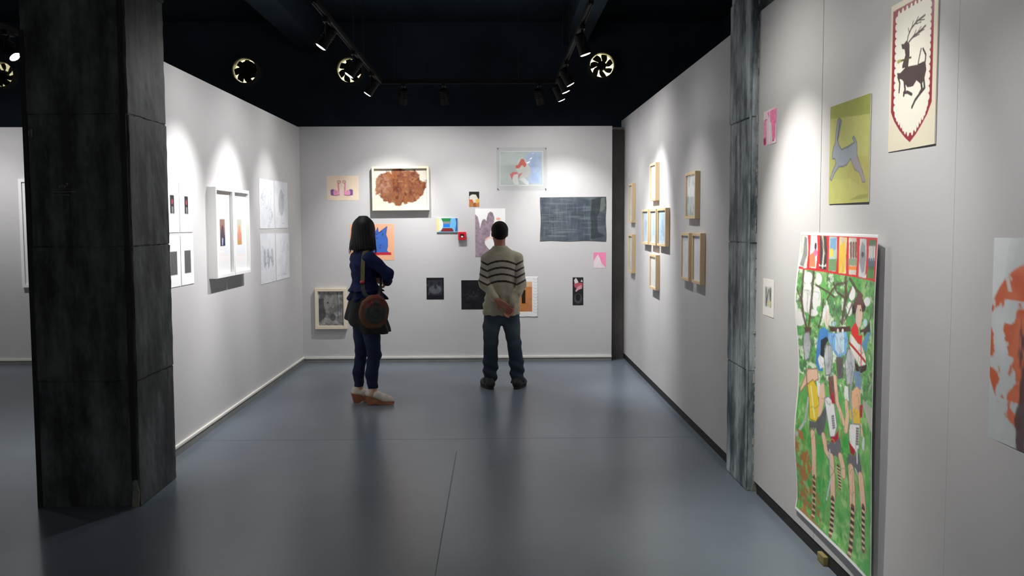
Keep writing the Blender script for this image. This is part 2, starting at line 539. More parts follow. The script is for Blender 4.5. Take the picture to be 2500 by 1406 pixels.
def spotlight(label, at, target, power, size=44, spill=60, color=(1, 0.985, 0.985), group='track spotlights'):
    """at = plan position on the rail; target = the point it is aimed at"""
    x, y = at
    t = thing('track_spotlight', label, 'spotlight', (x, y, ZT), 0.0, group)
    piv = Vector((0, 0, -0.15))
    aim = (Vector(target) - (Vector((x, y, ZT)) + piv)).normalized()
    side = aim.cross(Vector((0, 0, 1)))
    side = side.normalized() if side.length > 1e-4 else Vector((1, 0, 0))
    MB().box((-0.02, -0.06, -0.042), (0.02, 0.06, -0.010), 0.004).build('adapter', BLACKMETAL, t)
    arm = MB()
    arm.tube([(0, 0, -0.04), (0, 0, -0.075)], 0.010, 8)
    for s in (-1, 1):
        arm.tube([Vector((0, 0, -0.075)), Vector((0, 0, -0.085)) + side * 0.052 * s, piv + side * 0.053 * s], 0.006, 6)
    arm.build('yoke', BLACKMETAL, t)
    h = MB()
    prof = [(-0.085, 0.006), (-0.085, 0.034), (-0.075, 0.040)]
    for k in range(4):
        p0 = -0.066 + 0.022 * k
        prof += [(p0, 0.040), (p0, 0.046), (p0 + 0.008, 0.046), (p0 + 0.008, 0.041)]
    prof += [(0.05, 0.044), (0.070, 0.047), (0.079, 0.047), (0.079, 0.042), (0.070, 0.040)]
    h.lathe(piv, aim, prof)
    h.build('housing', BLACKMETAL, t)
    MB().lathe(piv, aim, [(0.0705, 0.030), (0.0705, 0.0395), (0.079, 0.0385), (0.083, 0.03), (0.085, 0.006)]).build('lens', LENS, t, True)
    # each lamp throws a narrow beam and a wide soft spill around it
    for nm, pw_, sz in (('beam_lamp', power, size), ('spill_lamp', spill, 150)):
        ld = bpy.data.lights.new(nm, 'SPOT')
        ld.energy = pw_ * LAMP
        ld.color = color
        ld.spot_size = math.radians(sz)
        ld.spot_blend = 1.0
        ld.shadow_soft_size = 0.022
        lo = bpy.data.objects.new(nm, ld)
        COL.objects.link(lo)
        lo.parent = t
        lo.location = piv + aim * 0.11
        lo.rotation_euler = aim.to_track_quat('-Z', 'Y').to_euler()
    return t

# towards the left wall
spotlight('spotlight aimed left, nearest lamp on the left arm of the U-shaped track', (XTL, 6.85), (-2.3, 6.75, 1.42), 205, 62, 36)
spotlight('spotlight aimed left over the pair of white frames', (XTL, 8.15), (-2.3, 8.0, 1.45), 195, 60, 36)
spotlight('spotlight aimed left over the four pale drawings, last on its arm', (XTL, 9.3), (-2.3, 9.38, 1.45), 90, 62, 26)
# towards the back wall
spotlight('spotlight on the cross rail aimed at the brown framed abstract', (-0.98, YTC), (-1.34, 10.96, 1.38), 112, 68, 28)
spotlight('spotlight on the cross rail aimed between brown abstract and colourful painting', (-0.55, YTC), (-0.25, 10.96, 0.8), 66, 76, 26)
spotlight('spotlight on the cross rail aimed at the dark rubbing', (0.47, YTC), (0.95, 10.96, 1.32), 118, 68, 28)
# towards the right wall
spotlight('spotlight aimed right, nearest lamp on the right arm of the U-shaped track', (XTR, 7.1), (1.57, 7.25, 0.40), 48, 84, 9)
spotlight('spotlight aimed right, second lamp on the right arm of the U-shaped track', (XTR, 8.66), (1.56, 8.82, 1.42), 185, 62, 22)
spotlight('spotlight aimed right, third lamp on the right arm of the U-shaped track', (XTR, 9.12), (1.56, 9.26, 0.95), 95, 66, 16)
spotlight('spotlight aimed right, last lamp on the right arm before the cross rail', (XTR, 9.72), (1.555, 9.98, 1.05), 34, 74, 14)
# near track over the camera
spotlight('spotlight on the near track aimed above the hunters painting', (0.66, 4.90), (1.58, 4.72, 1.0), 225, 66, 34, color=(1, 0.965, 0.90))
spotlight('spotlight on the near track aimed at the stag shield', (0.66, 3.45), (1.58, 3.62, 1.50), 72, 64, 14, color=(1, 0.975, 0.94))
spotlight('spotlight on the near track aimed at the orange disc print', (0.66, 2.3), (1.585, 3.05, 0.5), 50, 74, 10)
spotlight('spotlight on the near track aimed along the wall behind the camera', (0.66, 1.2), (1.59, 1.0, 1.4), 60, 62, 26)
# side room
spotlight('glaring spotlight seen left of the wide pillar', (-3.75, 7.3), (-2.42, 6.9, 1.5), 70, 56, 90)
spotlight('spotlight over the white frame at the far left', (-5.75, 9.7), (-5.9, 10.96, 1.1), 46, 80, 50)
spotlight('added fill spotlight on the side room track aimed down at the floor', (-3.75, 6.0), (-4.4, 7.2, 0.0), 90, 90, 20)  # out-of-view lamp added to brighten the side room floor
# unseen lamps added behind the camera to lift the pillar and ceiling
track('black light track added out of view in the hall behind the camera', [(-6.6, -2.8), (1.8, -2.8)], [(-6.2, -2.8), (1.4, -2.8)])
for k, x in enumerate((-5.6, -3.2, -0.8, 1.2)):
    spotlight(('first', 'second', 'third', 'fourth')[k] + ' added fill spotlight from the left on the unseen track behind the camera', (x, -2.8), (x, -4.0, 1.5), 150, 70, 60)

# ------------------------------------------------------------------ exhaust fans in the end wall
def exhaust_fan(label, x, z, tilt, glow, cover):
    t = thing('exhaust_fan', label, 'fan', (x, 12.4, z), 0, 'round exhaust fans in the end wall')
    R = 0.163
    n = 40
    prof = [(R - 0.006, -0.005), (R - 0.006, -0.13), (R + 0.004, -0.135), (R + 0.004, -0.005)]
    v, f = [], []
    for k in range(n):
        a = 2 * math.pi * k / n
        for r, y in prof:
            v.append((r * math.cos(a), y, r * math.sin(a)))
    for k in range(n):
        k2 = (k + 1) % n
        for i in range(4):
            j = (i + 1) % 4
            f.append((k * 4 + i, k * 4 + j, k2 * 4 + j, k2 * 4 + i))
    obj('ring', v, f, mat('fan_ring', (150, 140, 120), 0.45, metal=0.3), t)
    MB().tube([(0, -0.012, 0), (0, -0.002, 0)], R - 0.006, 40).build('daylight_outlet', mat('outlet_glow_%d' % int(glow * 100), (240, 236, 180), 0.6, emit=(250, 244, 190), estr=glow), t)
    MB().tube([(0, -0.10, 0), (0, -0.03, 0)], [0.058, 0.062], 24).build('hub', BLACKMETAL, t)
    for k in range(7):
        a0 = 2 * math.pi * k / 7 + tilt
        v, f = [], []
        nr, na = 5, 6
        for i in range(nr):
            u = i / (nr - 1)
            r = 0.05 + (R - 0.014 - 0.05) * u
            half = (0.30 + 0.12 * math.sin(u * math.pi)) * (1 - 0.18 * u)
            for j in range(na):
                w = j / (na - 1) * 2 - 1
                a = a0 + half * w + 0.35 * u
                v.append((r * math.cos(a), -0.065 + 0.022 * w, r * math.sin(a)))
        m = len(v)
        v += [(p[0], p[1] + 0.002, p[2]) for p in v]
        for i in range(nr - 1):
            for j in range(na - 1):
                q = (i * na + j, i * na + j + 1, (i + 1) * na + j + 1, (i + 1) * na + j)
                f.append(q)
                f.append(tuple(reversed([m + s for s in q])))
        obj('blade', v, f, BLACKMETAL, t, True)
    if cover:
        # plate added behind the blades to darken part of the glowing outlet
        pts = [(0.118 * math.cos(a) + cover[0], 0.118 * math.sin(a) + cover[1]) for a in np.linspace(0, 2 * math.pi, 28, endpoint=False)]
        MB().prism(pts, -0.03, -0.022).build('added_baffle', BLACKMETAL, t)
exhaust_fan('round exhaust fan above the left wall, clear of the light tracks', -3.268, 3.652, 0.2, 1.6, (0.015, 0.025))
exhaust_fan('round exhaust fan partly behind the left arm of the light track', -1.905, 3.656, 0.5, 1.6, (0.03, 0.035))
exhaust_fan('round exhaust fan right of the right-hand track lamps', 1.404, 3.717, 0.1, 1.9, None)
exhaust_fan('round grey exhaust fan cut off at the left edge beside the glaring lamp', -6.423, 3.608, 0.35, 0.55, None)

# ------------------------------------------------------------------ painting on a numpy canvas
def fbm(nx, ny, cell, seed, octaves=4, sx=1.0, sy=1.0, gain=0.55):
    """smooth value noise 0..1 on an ny x nx raster"""
    r = np.random.default_rng(seed)
    out = np.zeros((ny, nx)); tot = 0; amp = 1.0
    for o in range(octaves):
        gx, gy = max(2, int(nx / (cell * sx)) + 2), max(2, int(ny / (cell * sy)) + 2)
        g = r.random((gy + 1, gx + 1))
        X = np.linspace(0, gx - 1e-3, nx); Y = np.linspace(0, gy - 1e-3, ny)
        ix, iy = X.astype(int), Y.astype(int)
        fx, fy = X - ix, Y - iy
        fx = fx * fx * (3 - 2 * fx); fy = fy * fy * (3 - 2 * fy)
        a = g[iy][:, ix] * (1 - fx) + g[iy][:, ix + 1] * fx
        b = g[iy + 1][:, ix] * (1 - fx) + g[iy + 1][:, ix + 1] * fx
        out += amp * (a * (1 - fy)[:, None] + b * fy[:, None])
        tot += amp; amp *= gain; cell /= 2
    return out / tot

def homography(src):
    """maps the four sketch corners TL TR BR BL to the unit square (u right, v down)"""
    dst = [(0, 0), (1, 0), (1, 1), (0, 1)]
    A = []
    for (x, y), (u, v) in zip(src, dst):
        A.append([x, y, 1, 0, 0, 0, -u * x, -u * y, -u])
        A.append([0, 0, 0, x, y, 1, -v * x, -v * y, -v])
    return np.linalg.svd(np.array(A, float))[2][-1].reshape(3, 3)

class Canvas:
    SS = 2
    def __init__(s, nx, ny, bg, corners=None, seed=1):
        s.nx, s.ny = nx, ny
        s.W, s.H = nx * s.SS, ny * s.SS
        s.img = np.ones((s.H, s.W, 3)) * lin(bg)
        s.U, s.V = np.meshgrid((np.arange(s.W) + .5) / s.W, (np.arange(s.H) + .5) / s.H)
        s.Hm = homography(corners) if corners else None
        s.seed = seed
        s.xf = None
    def pts(s, P):
        P = np.asarray(P, float)
        if s.xf is not None:
            P = s.xf(P)
        if s.Hm is None:
            return P
        q = np.c_[P, np.ones(len(P))] @ s.Hm.T
        return q[:, :2] / q[:, 2:]
    def blend(s, mask, col, a=1.0):
        c = lin(col) if not isinstance(col, np.ndarray) else col
        m = (mask * a)[..., None]
        s.img = s.img * (1 - m) + c * m
    def pmask(s, Q):
        ins = np.zeros((s.H, s.W), bool)
        n = len(Q)
        i0, i1 = max(0, int(Q[:, 1].min() * s.H) - 1), min(s.H, int(Q[:, 1].max() * s.H) + 2)
        j0, j1 = max(0, int(Q[:, 0].min() * s.W) - 1), min(s.W, int(Q[:, 0].max() * s.W) + 2)
        if i1 <= i0 or j1 <= j0:
            return ins.astype(float)
        U, V = s.U[i0:i1, j0:j1], s.V[i0:i1, j0:j1]
        sub = np.zeros(U.shape, bool)
        for k in range(n):
            x0, y0 = Q[k]; x1, y1 = Q[(k + 1) % n]
            if y0 == y1:
                continue
            c = ((y0 > V) != (y1 > V)) & (U < (x1 - x0) * (V - y0) / (y1 - y0) + x0)
            sub ^= c
        ins[i0:i1, j0:j1] = sub
        return ins.astype(float)
    def poly(s, P, col, a=1.0, vary=0.0, edge=None):
        Q = s.pts(P)
        m = s.pmask(Q)
        if vary:
            s.seed += 1
            n = fbm(s.W, s.H, max(4, s.W / 14), s.seed, 4)
            base = lin(col)
            c = np.clip(base * (1 + vary * (n[..., None] - 0.5) * 2), 0, 1)
            s.img = s.img * (1 - (m * a)[..., None]) + c * (m * a)[..., None]
        else:
            s.blend(m, col, a)
        if edge:
            P = np.asarray(P, float)
            s.line(np.vstack([P, P[:1]]), edge[1], edge[0])
        return m
    def disc(s, cx, cy, r, col, ry=None, a=1.0, vary=0.0, edge=None):
        t = np.linspace(0, 2 * np.pi, 28, endpoint=False)
        return s.poly(np.c_[cx + r * np.cos(t), cy + (ry or r) * np.sin(t)], col, a, vary, edge)
    def line(s, P, w, col, a=1.0):
        """w = half width as a share of the sheet's width"""
        Q = s.pts(P)
        asp = s.H / s.W
        best = np.full((s.H, s.W), 9.0)
        for k in range(len(Q) - 1):
            (x0, y0), (x1, y1) = Q[k], Q[k + 1]
            pad = w * 1.5 + 0.01
            i0, i1 = int((min(y0, y1) - pad / asp) * s.H), int((max(y0, y1) + pad / asp) * s.H) + 1
            j0, j1 = int((min(x0, x1) - pad) * s.W), int((max(x0, x1) + pad) * s.W) + 1
            i0, j0 = max(i0, 0), max(j0, 0)
            U, V = s.U[i0:i1, j0:j1], s.V[i0:i1, j0:j1] * asp
            if U.size == 0:
                continue
            dx, dy = x1 - x0, (y1 - y0) * asp
            t = np.clip(((U - x0) * dx + (V - y0 * asp) * dy) / (dx * dx + dy * dy + 1e-12), 0, 1)
            d = np.hypot(U - x0 - t * dx, V - y0 * asp - t * dy)
            best[i0:i1, j0:j1] = np.minimum(best[i0:i1, j0:j1], d)
        s.blend((best < w).astype(float), col, a)
    def rect(s, x0, y0, x1, y1, col, a=1.0, vary=0.0):
        return s.poly([(x0, y0), (x1, y0), (x1, y1), (x0, y1)], col, a, vary)
    def noise(s, col, cell, lo, hi, a=1.0, seed=0, mask=None, sx=1.0, sy=1.0, octaves=4):
        n = fbm(s.W, s.H, cell * s.SS, seed, octaves, sx, sy)
        m = np.clip((n - lo) / (hi - lo), 0, 1)
        if mask is not None:
            m = m * mask
        s.blend(m, col, a)
    def scribble(s, n, col, w, a, seed, region=(0.1, 0.1, 0.9, 0.9), step=0.06, length=12):
        """wandering pencil lines, in sheet coordinates"""
        r = np.random.default_rng(seed)
        keep, s.Hm, kx, s.xf = s.Hm, None, s.xf, None
        for k in range(n):
            p = np.array([r.uniform(region[0], region[2]), r.uniform(region[1], region[3])])
            an = r.uniform(0, 6.28)
            P = [p]
            for i in range(length):
                an += r.normal(0, 0.7)
                p = p + step * np.array([math.cos(an), math.sin(an)])
                p = np.clip(p, region[:2], region[2:])
                P.append(p)
            s.line(P, w, col, a)
        s.Hm, s.xf = keep, kx
    def colors(s):
        k = s.SS
        im = s.img.reshape(s.ny, k, s.nx, k, 3).mean((1, 3))
        return np.clip(im, 0, 1)

def sheet_mesh(name, w, h, canvas, m, parent=None, y=0.0, thick=0.0015, shape=None, cx=0.0, cz=0.0):
    """a sheet in the local x-z plane facing -y, its front coloured per point; shape(u, v) -> (dx, dy, dz)"""
    nx, ny = canvas.nx, canvas.ny
    c = canvas.colors()
    u, v = np.meshgrid(np.linspace(0, 1, nx), np.linspace(0, 1, ny))
    X = (u - 0.5) * w + cx
    Z = (0.5 - v) * h + cz
    Y = np.full_like(X, y - thick)
    if shape is not None:
        dx, dy, dz = shape(u, v)
        X, Y, Z = X + dx, Y - dy, Z + dz
    front = np.c_[X.ravel(), Y.ravel(), Z.ravel()]
    back = front + np.array([0, thick, 0])
    idx = np.arange(nx * ny).reshape(ny, nx)
    q = np.stack([idx[:-1, :-1], idx[1:, :-1], idx[1:, 1:], idx[:-1, 1:]], -1).reshape(-1, 4)
    N = nx * ny
    faces = q.tolist()
    if shape is not None:
        verts = np.vstack([front, back])
        faces += (q[:, ::-1] + N).tolist()
        ring = np.concatenate([idx[0, :], idx[1:, -1], idx[-1, -2::-1], idx[-2:0:-1, 0]])
        for a, b in zip(ring, np.roll(ring, -1)):
            faces.append((a, b, b + N, a + N))
        cols = np.vstack([c.reshape(-1, 3), np.ones((N, 3)) * 0.75])
    else:
        bc = back[[idx[0, 0], idx[0, -1], idx[-1, -1], idx[-1, 0]]]
        verts = np.vstack([front, bc])
        b0, b1, b2, b3 = N, N + 1, N + 2, N + 3
        faces += [tuple(idx[0, :]) + (b1, b0), tuple(idx[:, -1]) + (b2, b1), tuple(idx[-1, ::-1]) + (b3, b2), tuple(idx[::-1, 0]) + (b0, b3), (b0, b1, b2, b3)]
        cols = np.vstack([c.reshape(-1, 3), np.ones((4, 3)) * 0.75])
    me = bpy.data.meshes.new(name)
    me.from_pydata(verts.tolist(), [], [tuple(int(i) for i in f) for f in faces])
    me.update()
    at = me.attributes.new('paint', 'FLOAT_COLOR', 'POINT')
    at.data.foreach_set('color', np.c_[cols, np.ones(len(cols))].astype(np.float32).ravel())
    me.materials.append(m)
    me.polygons.foreach_set('use_smooth', [shape is not None] * len(me.polygons))
    o = bpy.data.objects.new(name, me)
    COL.objects.link(o)
    if parent is not None:
        o.parent = parent
    return o

# places on the three walls: (location, turn about z); local x runs to the viewer's right, local y into the wall
def on_back(x, z):
    return (x, YB, z), 0.0
def on_left(y, z):
    return (XL, y, z), math.pi / 2
def on_right(y, z):
    return (rx(y), y, z), -math.pi / 2 - RANG

def hang(place, name, label, cat, w, h, canvas, m=None, group=None, thick=0.0015, tilt=0.0, shape=None):
    o = sheet_mesh(name, w, h, canvas, m or PRINT, thick=thick, shape=shape)
    o.location, rz = place
    o.rotation_euler = (0, tilt, rz)
    return tag(o, label, cat, group)

def rails(w, h, fw, d, bev=0.0015, y0=0.0):
    """four mitred rails as one frame mesh"""
    m = MB()
    o = [(-w / 2, -h / 2), (w / 2, -h / 2), (w / 2, h / 2), (-w / 2, h / 2)]
    i = [(-w / 2 + fw, -h / 2 + fw), (w / 2 - fw, -h / 2 + fw), (w / 2 - fw, h / 2 - fw), (-w / 2 + fw, h / 2 - fw)]
    b = bev
    loops = [[(x, y0, z) for x, z in o],
             [(x, y0 - d + b, z) for x, z in o],
             [(x * (1 - 2 * b / w), y0 - d, z * (1 - 2 * b / h)) for x, z in o],
             [(x, y0 - d, z) for x, z in i],
             [(x, y0, z) for x, z in i]]
    v = [p for L_ in loops for p in L_]
    f = []
    for k in range(5):
        k2 = (k + 1) % 5
        for j in range(4):
            j2 = (j + 1) % 4
            f.append((k * 4 + j, k * 4 + j2, k2 * 4 + j2, k2 * 4 + j))
    return m.add(v, f)

def framed(place, label, w, h, fw, d, fm, canvas, pw_, ph_, group=None, name='framed_picture', recess=0.02, glass=True, pm=None, cat='framed picture', tilt=0.0):
    loc, rz = place
    t = thing(name, label, cat, loc, rz, group)
    t.rotation_euler = (0, tilt, rz)
    rails(w, h, fw, d).build('frame', fm, t)
    yb = -d + recess
    box('mat_board', (-w / 2 + fw * 0.8, yb, -h / 2 + fw * 0.8), (w / 2 - fw * 0.8, 0, h / 2 - fw * 0.8), MATBOARD, t)
    sheet_mesh('print', pw_, ph_, canvas, pm or PRINT, t, y=yb - 0.0005, thick=0.001)
    if glass:
        box('glass', (-w / 2 + fw * 0.9, yb - 0.010, -h / 2 + fw * 0.9), (w / 2 - fw * 0.9, yb - 0.008, h / 2 - fw * 0.9), GLASS, t)
    return t

# ------------------------------------------------------------------ works on the back wall
def rect4(x0, y0, x1, y1):
    return [(x0, y0), (x1, y0), (x1, y1), (x0, y1)]

c = Canvas(76, 58, (226, 208, 186), rect4(270, 412, 632, 697))
c.noise((215, 190, 165), 20, 0.4, 0.8, 0.5, 3)
for sgn, cx in ((1, 363), (-1, 517)):
    body = [(cx - 50 * sgn, 580), (cx - 30 * sgn, 566), (cx + 20 * sgn, 578), (cx + 34 * sgn, 600), (cx + 30 * sgn, 500), (cx + 46 * sgn, 498), (cx + 52 * sgn, 560), (cx + 54 * sgn, 630), (cx + 10 * sgn, 640), (cx - 44 * sgn, 634)]
    c.poly(body, (222, 140, 176), 0.9, 0.2)
    c.poly([(cx - 50 * sgn, 580), (cx - 30 * sgn, 566), (cx - 5 * sgn, 572), (cx - 20 * sgn, 600), (cx - 12 * sgn, 640), (cx - 46 * sgn, 632)], (104, 84, 140), 0.9, 0.3)
    c.line([(cx - 46 * sgn, 632), (cx + 10 * sgn, 641), (cx + 50 * sgn, 632)], 0.008, (88, 60, 110))
    c.line([(cx + 40 * sgn, 500), (cx + 44 * sgn, 600)], 0.006, (190, 90, 110))
    c.disc(cx + 48 * sgn, 485, 18, (214, 170, 160), edge=((150, 80, 90), 0.006))
hang(on_back(-1.803, 2.0715), 'paper_drawing', 'cream sheet with two pink and violet mirrored creatures left of the brown abstract', 'drawing', 0.375, 0.289, c)

c = Canvas(150, 112, (206, 200, 186), rect4(0, 0, 1, 1))
U, V = c.U, c.V
n1 = fbm(c.W, c.H, 40, 5, 5); n2 = fbm(c.W, c.H, 26, 8, 5, 0.7, 1.2); n3 = fbm(c.W, c.H, 18, 9, 4, 0.6, 1.3)
d = ((U - .49) / .49) ** 2 + ((V - .46) / .44) ** 2 + (n1 - .5) * 1.0
msk = np.clip((1.0 - d) / 0.14, 0, 1)
soft = fbm(c.W, c.H, 60, 15, 4); fine = fbm(c.W, c.H, 22, 16, 4)
c.blend(msk, (150, 80, 34), 0.92)
c.blend(msk * np.clip((soft - .50) / .22, 0, 1), (112, 48, 18), 0.9)
c.blend(msk * np.clip((fine - .52) / .2, 0, 1), (176, 104, 44), 0.8)
c.blend(msk * np.clip((n3 - .56) / .16, 0, 1), (104, 40, 14), 0.8)
c.blend(msk * np.clip((.40 - fine) / .12, 0, 1), (188, 128, 78), 0.7)
c.blend(msk * np.clip((0.8 - np.hypot((U - .16) / .26, (V - .40) / .40)) / .5, 0, 1) * np.clip((fine - .35) / .25, 0, 1), (200, 150, 122), 0.8)
c.img = c.img * (1 - 0.42 * msk[..., None])
framed(on_back(-1.116, 2.062), 'large rust-brown abstract painting in a cream box frame', 0.667, 0.513, 0.024, 0.07, MAPLE, c, 0.622, 0.468, name='framed_painting', recess=0.035, glass=False, pm=PAINTING, cat='painting', tilt=-0.006)

c = Canvas(100, 82, (238, 176, 140), rect4(530, 975, 1045, 1388))
c.noise((244, 190, 158), 30, 0.4, 0.7, 0.6, 21)
c.poly([(640, 1300), (620, 1180), (640, 1090), (700, 1040), (800, 1075), (830, 1060), (855, 1016), (863, 1078), (905, 1045), (963, 1004), (948, 1100), (968, 1150), (968, 1225), (955, 1275), (978, 1302)], (66, 108, 190), 1, 0.12, edge=((40, 62, 120), 0.005))
c.poly([(660, 1298), (1004, 1298), (1008, 1328), (650, 1330)], (190, 46, 66))
for P in ([(820, 1085), (850, 1095)], [(905, 1105), (915, 1085)], [(835, 1140), (850, 1136)], [(880, 1225), (888, 1210)], [(870, 1245), (884, 1250)], [(868, 1075), (900, 1060)]):
    c.line(P, 0.008, (38, 50, 96))
hang(on_back(-1.4665, 1.434), 'cat_painting', 'orange sheet with a blue spiky-eared cat partly behind the woman', 'painting', 0.523, 0.428, c)

c = Canvas(60, 40, (120, 190, 220), rect4(215, 903, 455, 1062))
c.poly([(215, 903), (246, 910), (250, 1040), (215, 1062)], (240, 214, 140))
c.poly([(246, 908), (275, 905), (292, 960), (288, 1000), (262, 1040), (248, 1042)], (228, 236, 228))
for k in range(5):
    c.disc(262 + (k % 2) * 8, 925 + 22 * k, 4, (60, 160, 90))
c.poly([(265, 903), (382, 903), (372, 940), (282, 940)], (36, 130, 70))
c.poly([(284, 940), (380, 940), (372, 970), (290, 970)], (130, 142, 140))
c.poly([(290, 968), (370, 968), (365, 1006), (290, 1006)], (36, 122, 214))
c.poly([(285, 1015), (400, 1015), (410, 1054), (258, 1054)], (128, 36, 42))
c.poly([(382, 905), (430, 905), (440, 1050), (405, 1030), (370, 1000)], (110, 182, 232))
c.poly([(430, 905), (455, 905), (455, 1055), (425, 1050), (440, 960)], (36, 100, 150))
hang(on_back(-0.5775, 1.6305), 'small_painting', 'small bright painting of a toy-coloured room above the red alarm box', 'painting', 0.245, 0.165, c, PAINTING, thick=0.018)

t = thing('alarm_call_point', 'small red fire alarm box on the back wall below the colourful painting', 'alarm box', (-0.4005, YB, 1.503))
RED = mat('alarm_red', (196, 28, 42), 0.4)
MB().box((-0.047, -0.05, -0.047), (0.047, 0, 0.047), 0.006).build('case', RED, t)
MB().box((-0.024, -0.0525, -0.020), (0.024, -0.048, 0.024), 0.002).build('window', mat('alarm_dark', (60, 14, 20), 0.3), t)
MB().prism([(-0.015, -0.016), (0.015, -0.016), (0.011, 0.0), (-0.009, 0.002)], -0.0535, -0.049).build('press_plate', mat('alarm_white', (228, 224, 220), 0.5), t)

c = Canvas(34, 48, (34, 30, 30), rect4(585, 600, 705, 775))
c.poly([(585, 690), (705, 690), (705, 775), (585, 775)], (176, 120, 70), 1, 0.4)
c.poly([(590, 655), (620, 632), (665, 635), (690, 680), (680, 720), (640, 735), (610, 700), (590, 690)], (206, 202, 190), 1, 0.2)
c.poly([(585, 690), (625, 690), (640, 730), (600, 715)], (190, 90, 60))
c.poly([(660, 690), (705, 680), (705, 720), (670, 735)], (214, 170, 70))
c.poly([(630, 735), (660, 720), (668, 775), (640, 775)], (150, 84, 40))
hang(on_back(-0.256, 1.9345), 'photo_print', 'small dark photo of a white bird head above the grey hand drawing', 'photo', 0.12, 0.179, c, GLOSSY)

c = Canvas(110, 86, (196, 204, 200), rect4(940, 130, 1435, 530))
c.noise((178, 186, 182), 40, 0.35, 0.7, 0.8, 31)
c.poly([(1290, 150), (1410, 145), (1415, 500), (1230, 510), (1300, 380), (1250, 250), (1230, 190)], (176, 192, 222), 0.85, 0.15)
c.noise((150, 176, 226), 30, 0.55, 0.8, 0.6, 33, mask=(c.U > 0.72).astype(float))
c.poly([(1150, 230), (1195, 205), (1245, 260), (1290, 330), (1260, 420), (1180, 440), (1150, 380), (1125, 330)], (214, 212, 206), 0.9, 0.06)
c.poly([(1120, 300), (1150, 285), (1185, 220), (1215, 225), (1245, 290), (1225, 320), (1195, 290), (1160, 330), (1125, 330)], (214, 108, 100), 0.95, 0.2)
c.poly([(1055, 400), (1090, 370), (1140, 375), (1150, 390), (1105, 400), (1085, 430), (1082, 465), (1070, 440)], (222, 122, 120), 0.95, 0.2)
c.poly([(1200, 375), (1185, 400), (1160, 430), (1150, 460), (1155, 400)], (220, 118, 118), 0.95, 0.2)
c.poly([(1100, 405), (1145, 395), (1150, 470), (1160, 515), (1110, 515), (1085, 470)], (228, 226, 220), 0.9)
c.poly([(1160, 450), (1215, 430), (1270, 490), (1265, 518), (1240, 515)], (228, 228, 226), 0.9)
c.line([(940, 132), (1435, 132), (1435, 528), (940, 528), (940, 132)], 0.012, (232, 234, 232))
gx, gz = 0.3075, 2.2905
t = thing('acrylic_picture', 'watercolour of a red and white figure on pale blue behind a clear panel', 'picture', (gx, YB, gz))
sheet_mesh('watercolour', 0.511, 0.405, c, PRINT, t, cx=-0.003, cz=0.005)
box('acrylic_panel', (-0.2965, -0.014, -0.2505), (0.2965, -0.009, 0.2505), GLASS, t)
for sx in (-1, 1):
    for sz in (-1, 1):
        MB().tube([(sx * 0.283, 0, sz * 0.237), (sx * 0.283, -0.017, sz * 0.237)], 0.006, 10).build('standoff', DARKSTEEL, t)

c = Canvas(76, 120, (236, 236, 234), rect4(658, 795, 1000, 1348))
mnt = [(658, 865), (685, 890), (705, 970), (710, 1040), (725, 985), (738, 940), (752, 922), (772, 922), (786, 950), (793, 905), (808, 855), (830, 835), (855, 848), (872, 900), (870, 945), (845, 1010), (830, 1060), (822, 1110), (780, 1140), (762, 1165), (768, 1205), (800, 1250), (850, 1290), (880, 1348), (658, 1348)]
c.poly(mnt, (158, 140, 152), 1, 0.25, edge=((120, 100, 112), 0.006))
m_ = c.pmask(c.pts(mnt))
c.noise((120, 100, 114), 7, 0.5, 0.7, 0.6, 41, mask=m_)
c.disc(920, 915, 24, (240, 168, 140), 14)
c.line([(775, 1145), (805, 1125), (840, 1130), (870, 1150)], 0.014, (240, 180, 160))
c.line([(770, 1165), (800, 1140)], 0.008, (232, 130, 110))
c.line([(830, 1080), (850, 1100), (900, 1120)], 0.01, (236, 150, 130))
hang(on_back(-0.067, 1.539), 'paper_drawing', 'white sheet with grey-mauve hand-shaped mountains behind the man', 'drawing', 0.356, 0.574, c)

c = Canvas(170, 114, (84, 92, 98), rect4(1400, 660, 2155, 1165))
c.noise((62, 70, 78), 40, 0.3, 0.65, 0.9, 51)
c.noise((64, 70, 92), 50, 0.45, 0.65, 0.8, 52, mask=np.clip(1 - np.abs(c.U - .5) / .3, 0, 1))
c.noise((104, 114, 116), 18, 0.55, 0.75, 0.7, 53, sx=4, sy=0.35)
c.noise((108, 116, 120), 14, 0.58, 0.8, 0.5, 54, sx=0.25, sy=3)
c.poly([(1990, 690), (2095, 665), (2085, 820), (2050, 900), (2060, 1060), (2140, 1105), (2060, 1130), (1980, 1140), (1985, 960), (1975, 900)], (46, 52, 54), 0.75, 0.3)
c.poly([(2095, 680), (2140, 665), (2140, 800), (2100, 830), (2080, 830)], (104, 114, 110), 0.8, 0.2)
r = np.random.default_rng(6)
for k in range(26):
    y = r.uniform(820, 1110); x = r.uniform(1415, 1600)
    c.line([(x, y), (x + r.uniform(60, 240), y + r.uniform(-4, 4))], 0.0022, (116, 124, 126), 0.7)
for k in range(18):
    x = r.uniform(1480, 1960); y = r.uniform(690, 900)
    c.line([(x, y), (x + r.uniform(-5, 5), y + r.uniform(60, 260))], 0.0018, (116, 124, 128), 0.6)
def ragged(u, v):
    e = 0.004
    top = (1 - v) ** 30; bot = v ** 30; rt = u ** 30; lf = (1 - u) ** 30
    return (rt * e * np.sin(v * 9) - lf * e * np.sin(v * 7 + 1), 0.0015 + 0.003 * (0.5 + 0.5 * np.sin(u * 5 + v * 3)), (0.006 * u - 0.004) * top + bot * e * np.sin(u * 11))
hang(on_back(0.9155, 1.6975), 'graphite_rubbing', 'large dark grey-blue scratched rubbing on the right of the back wall', 'artwork', 0.779, 0.521, c, shape=ragged)

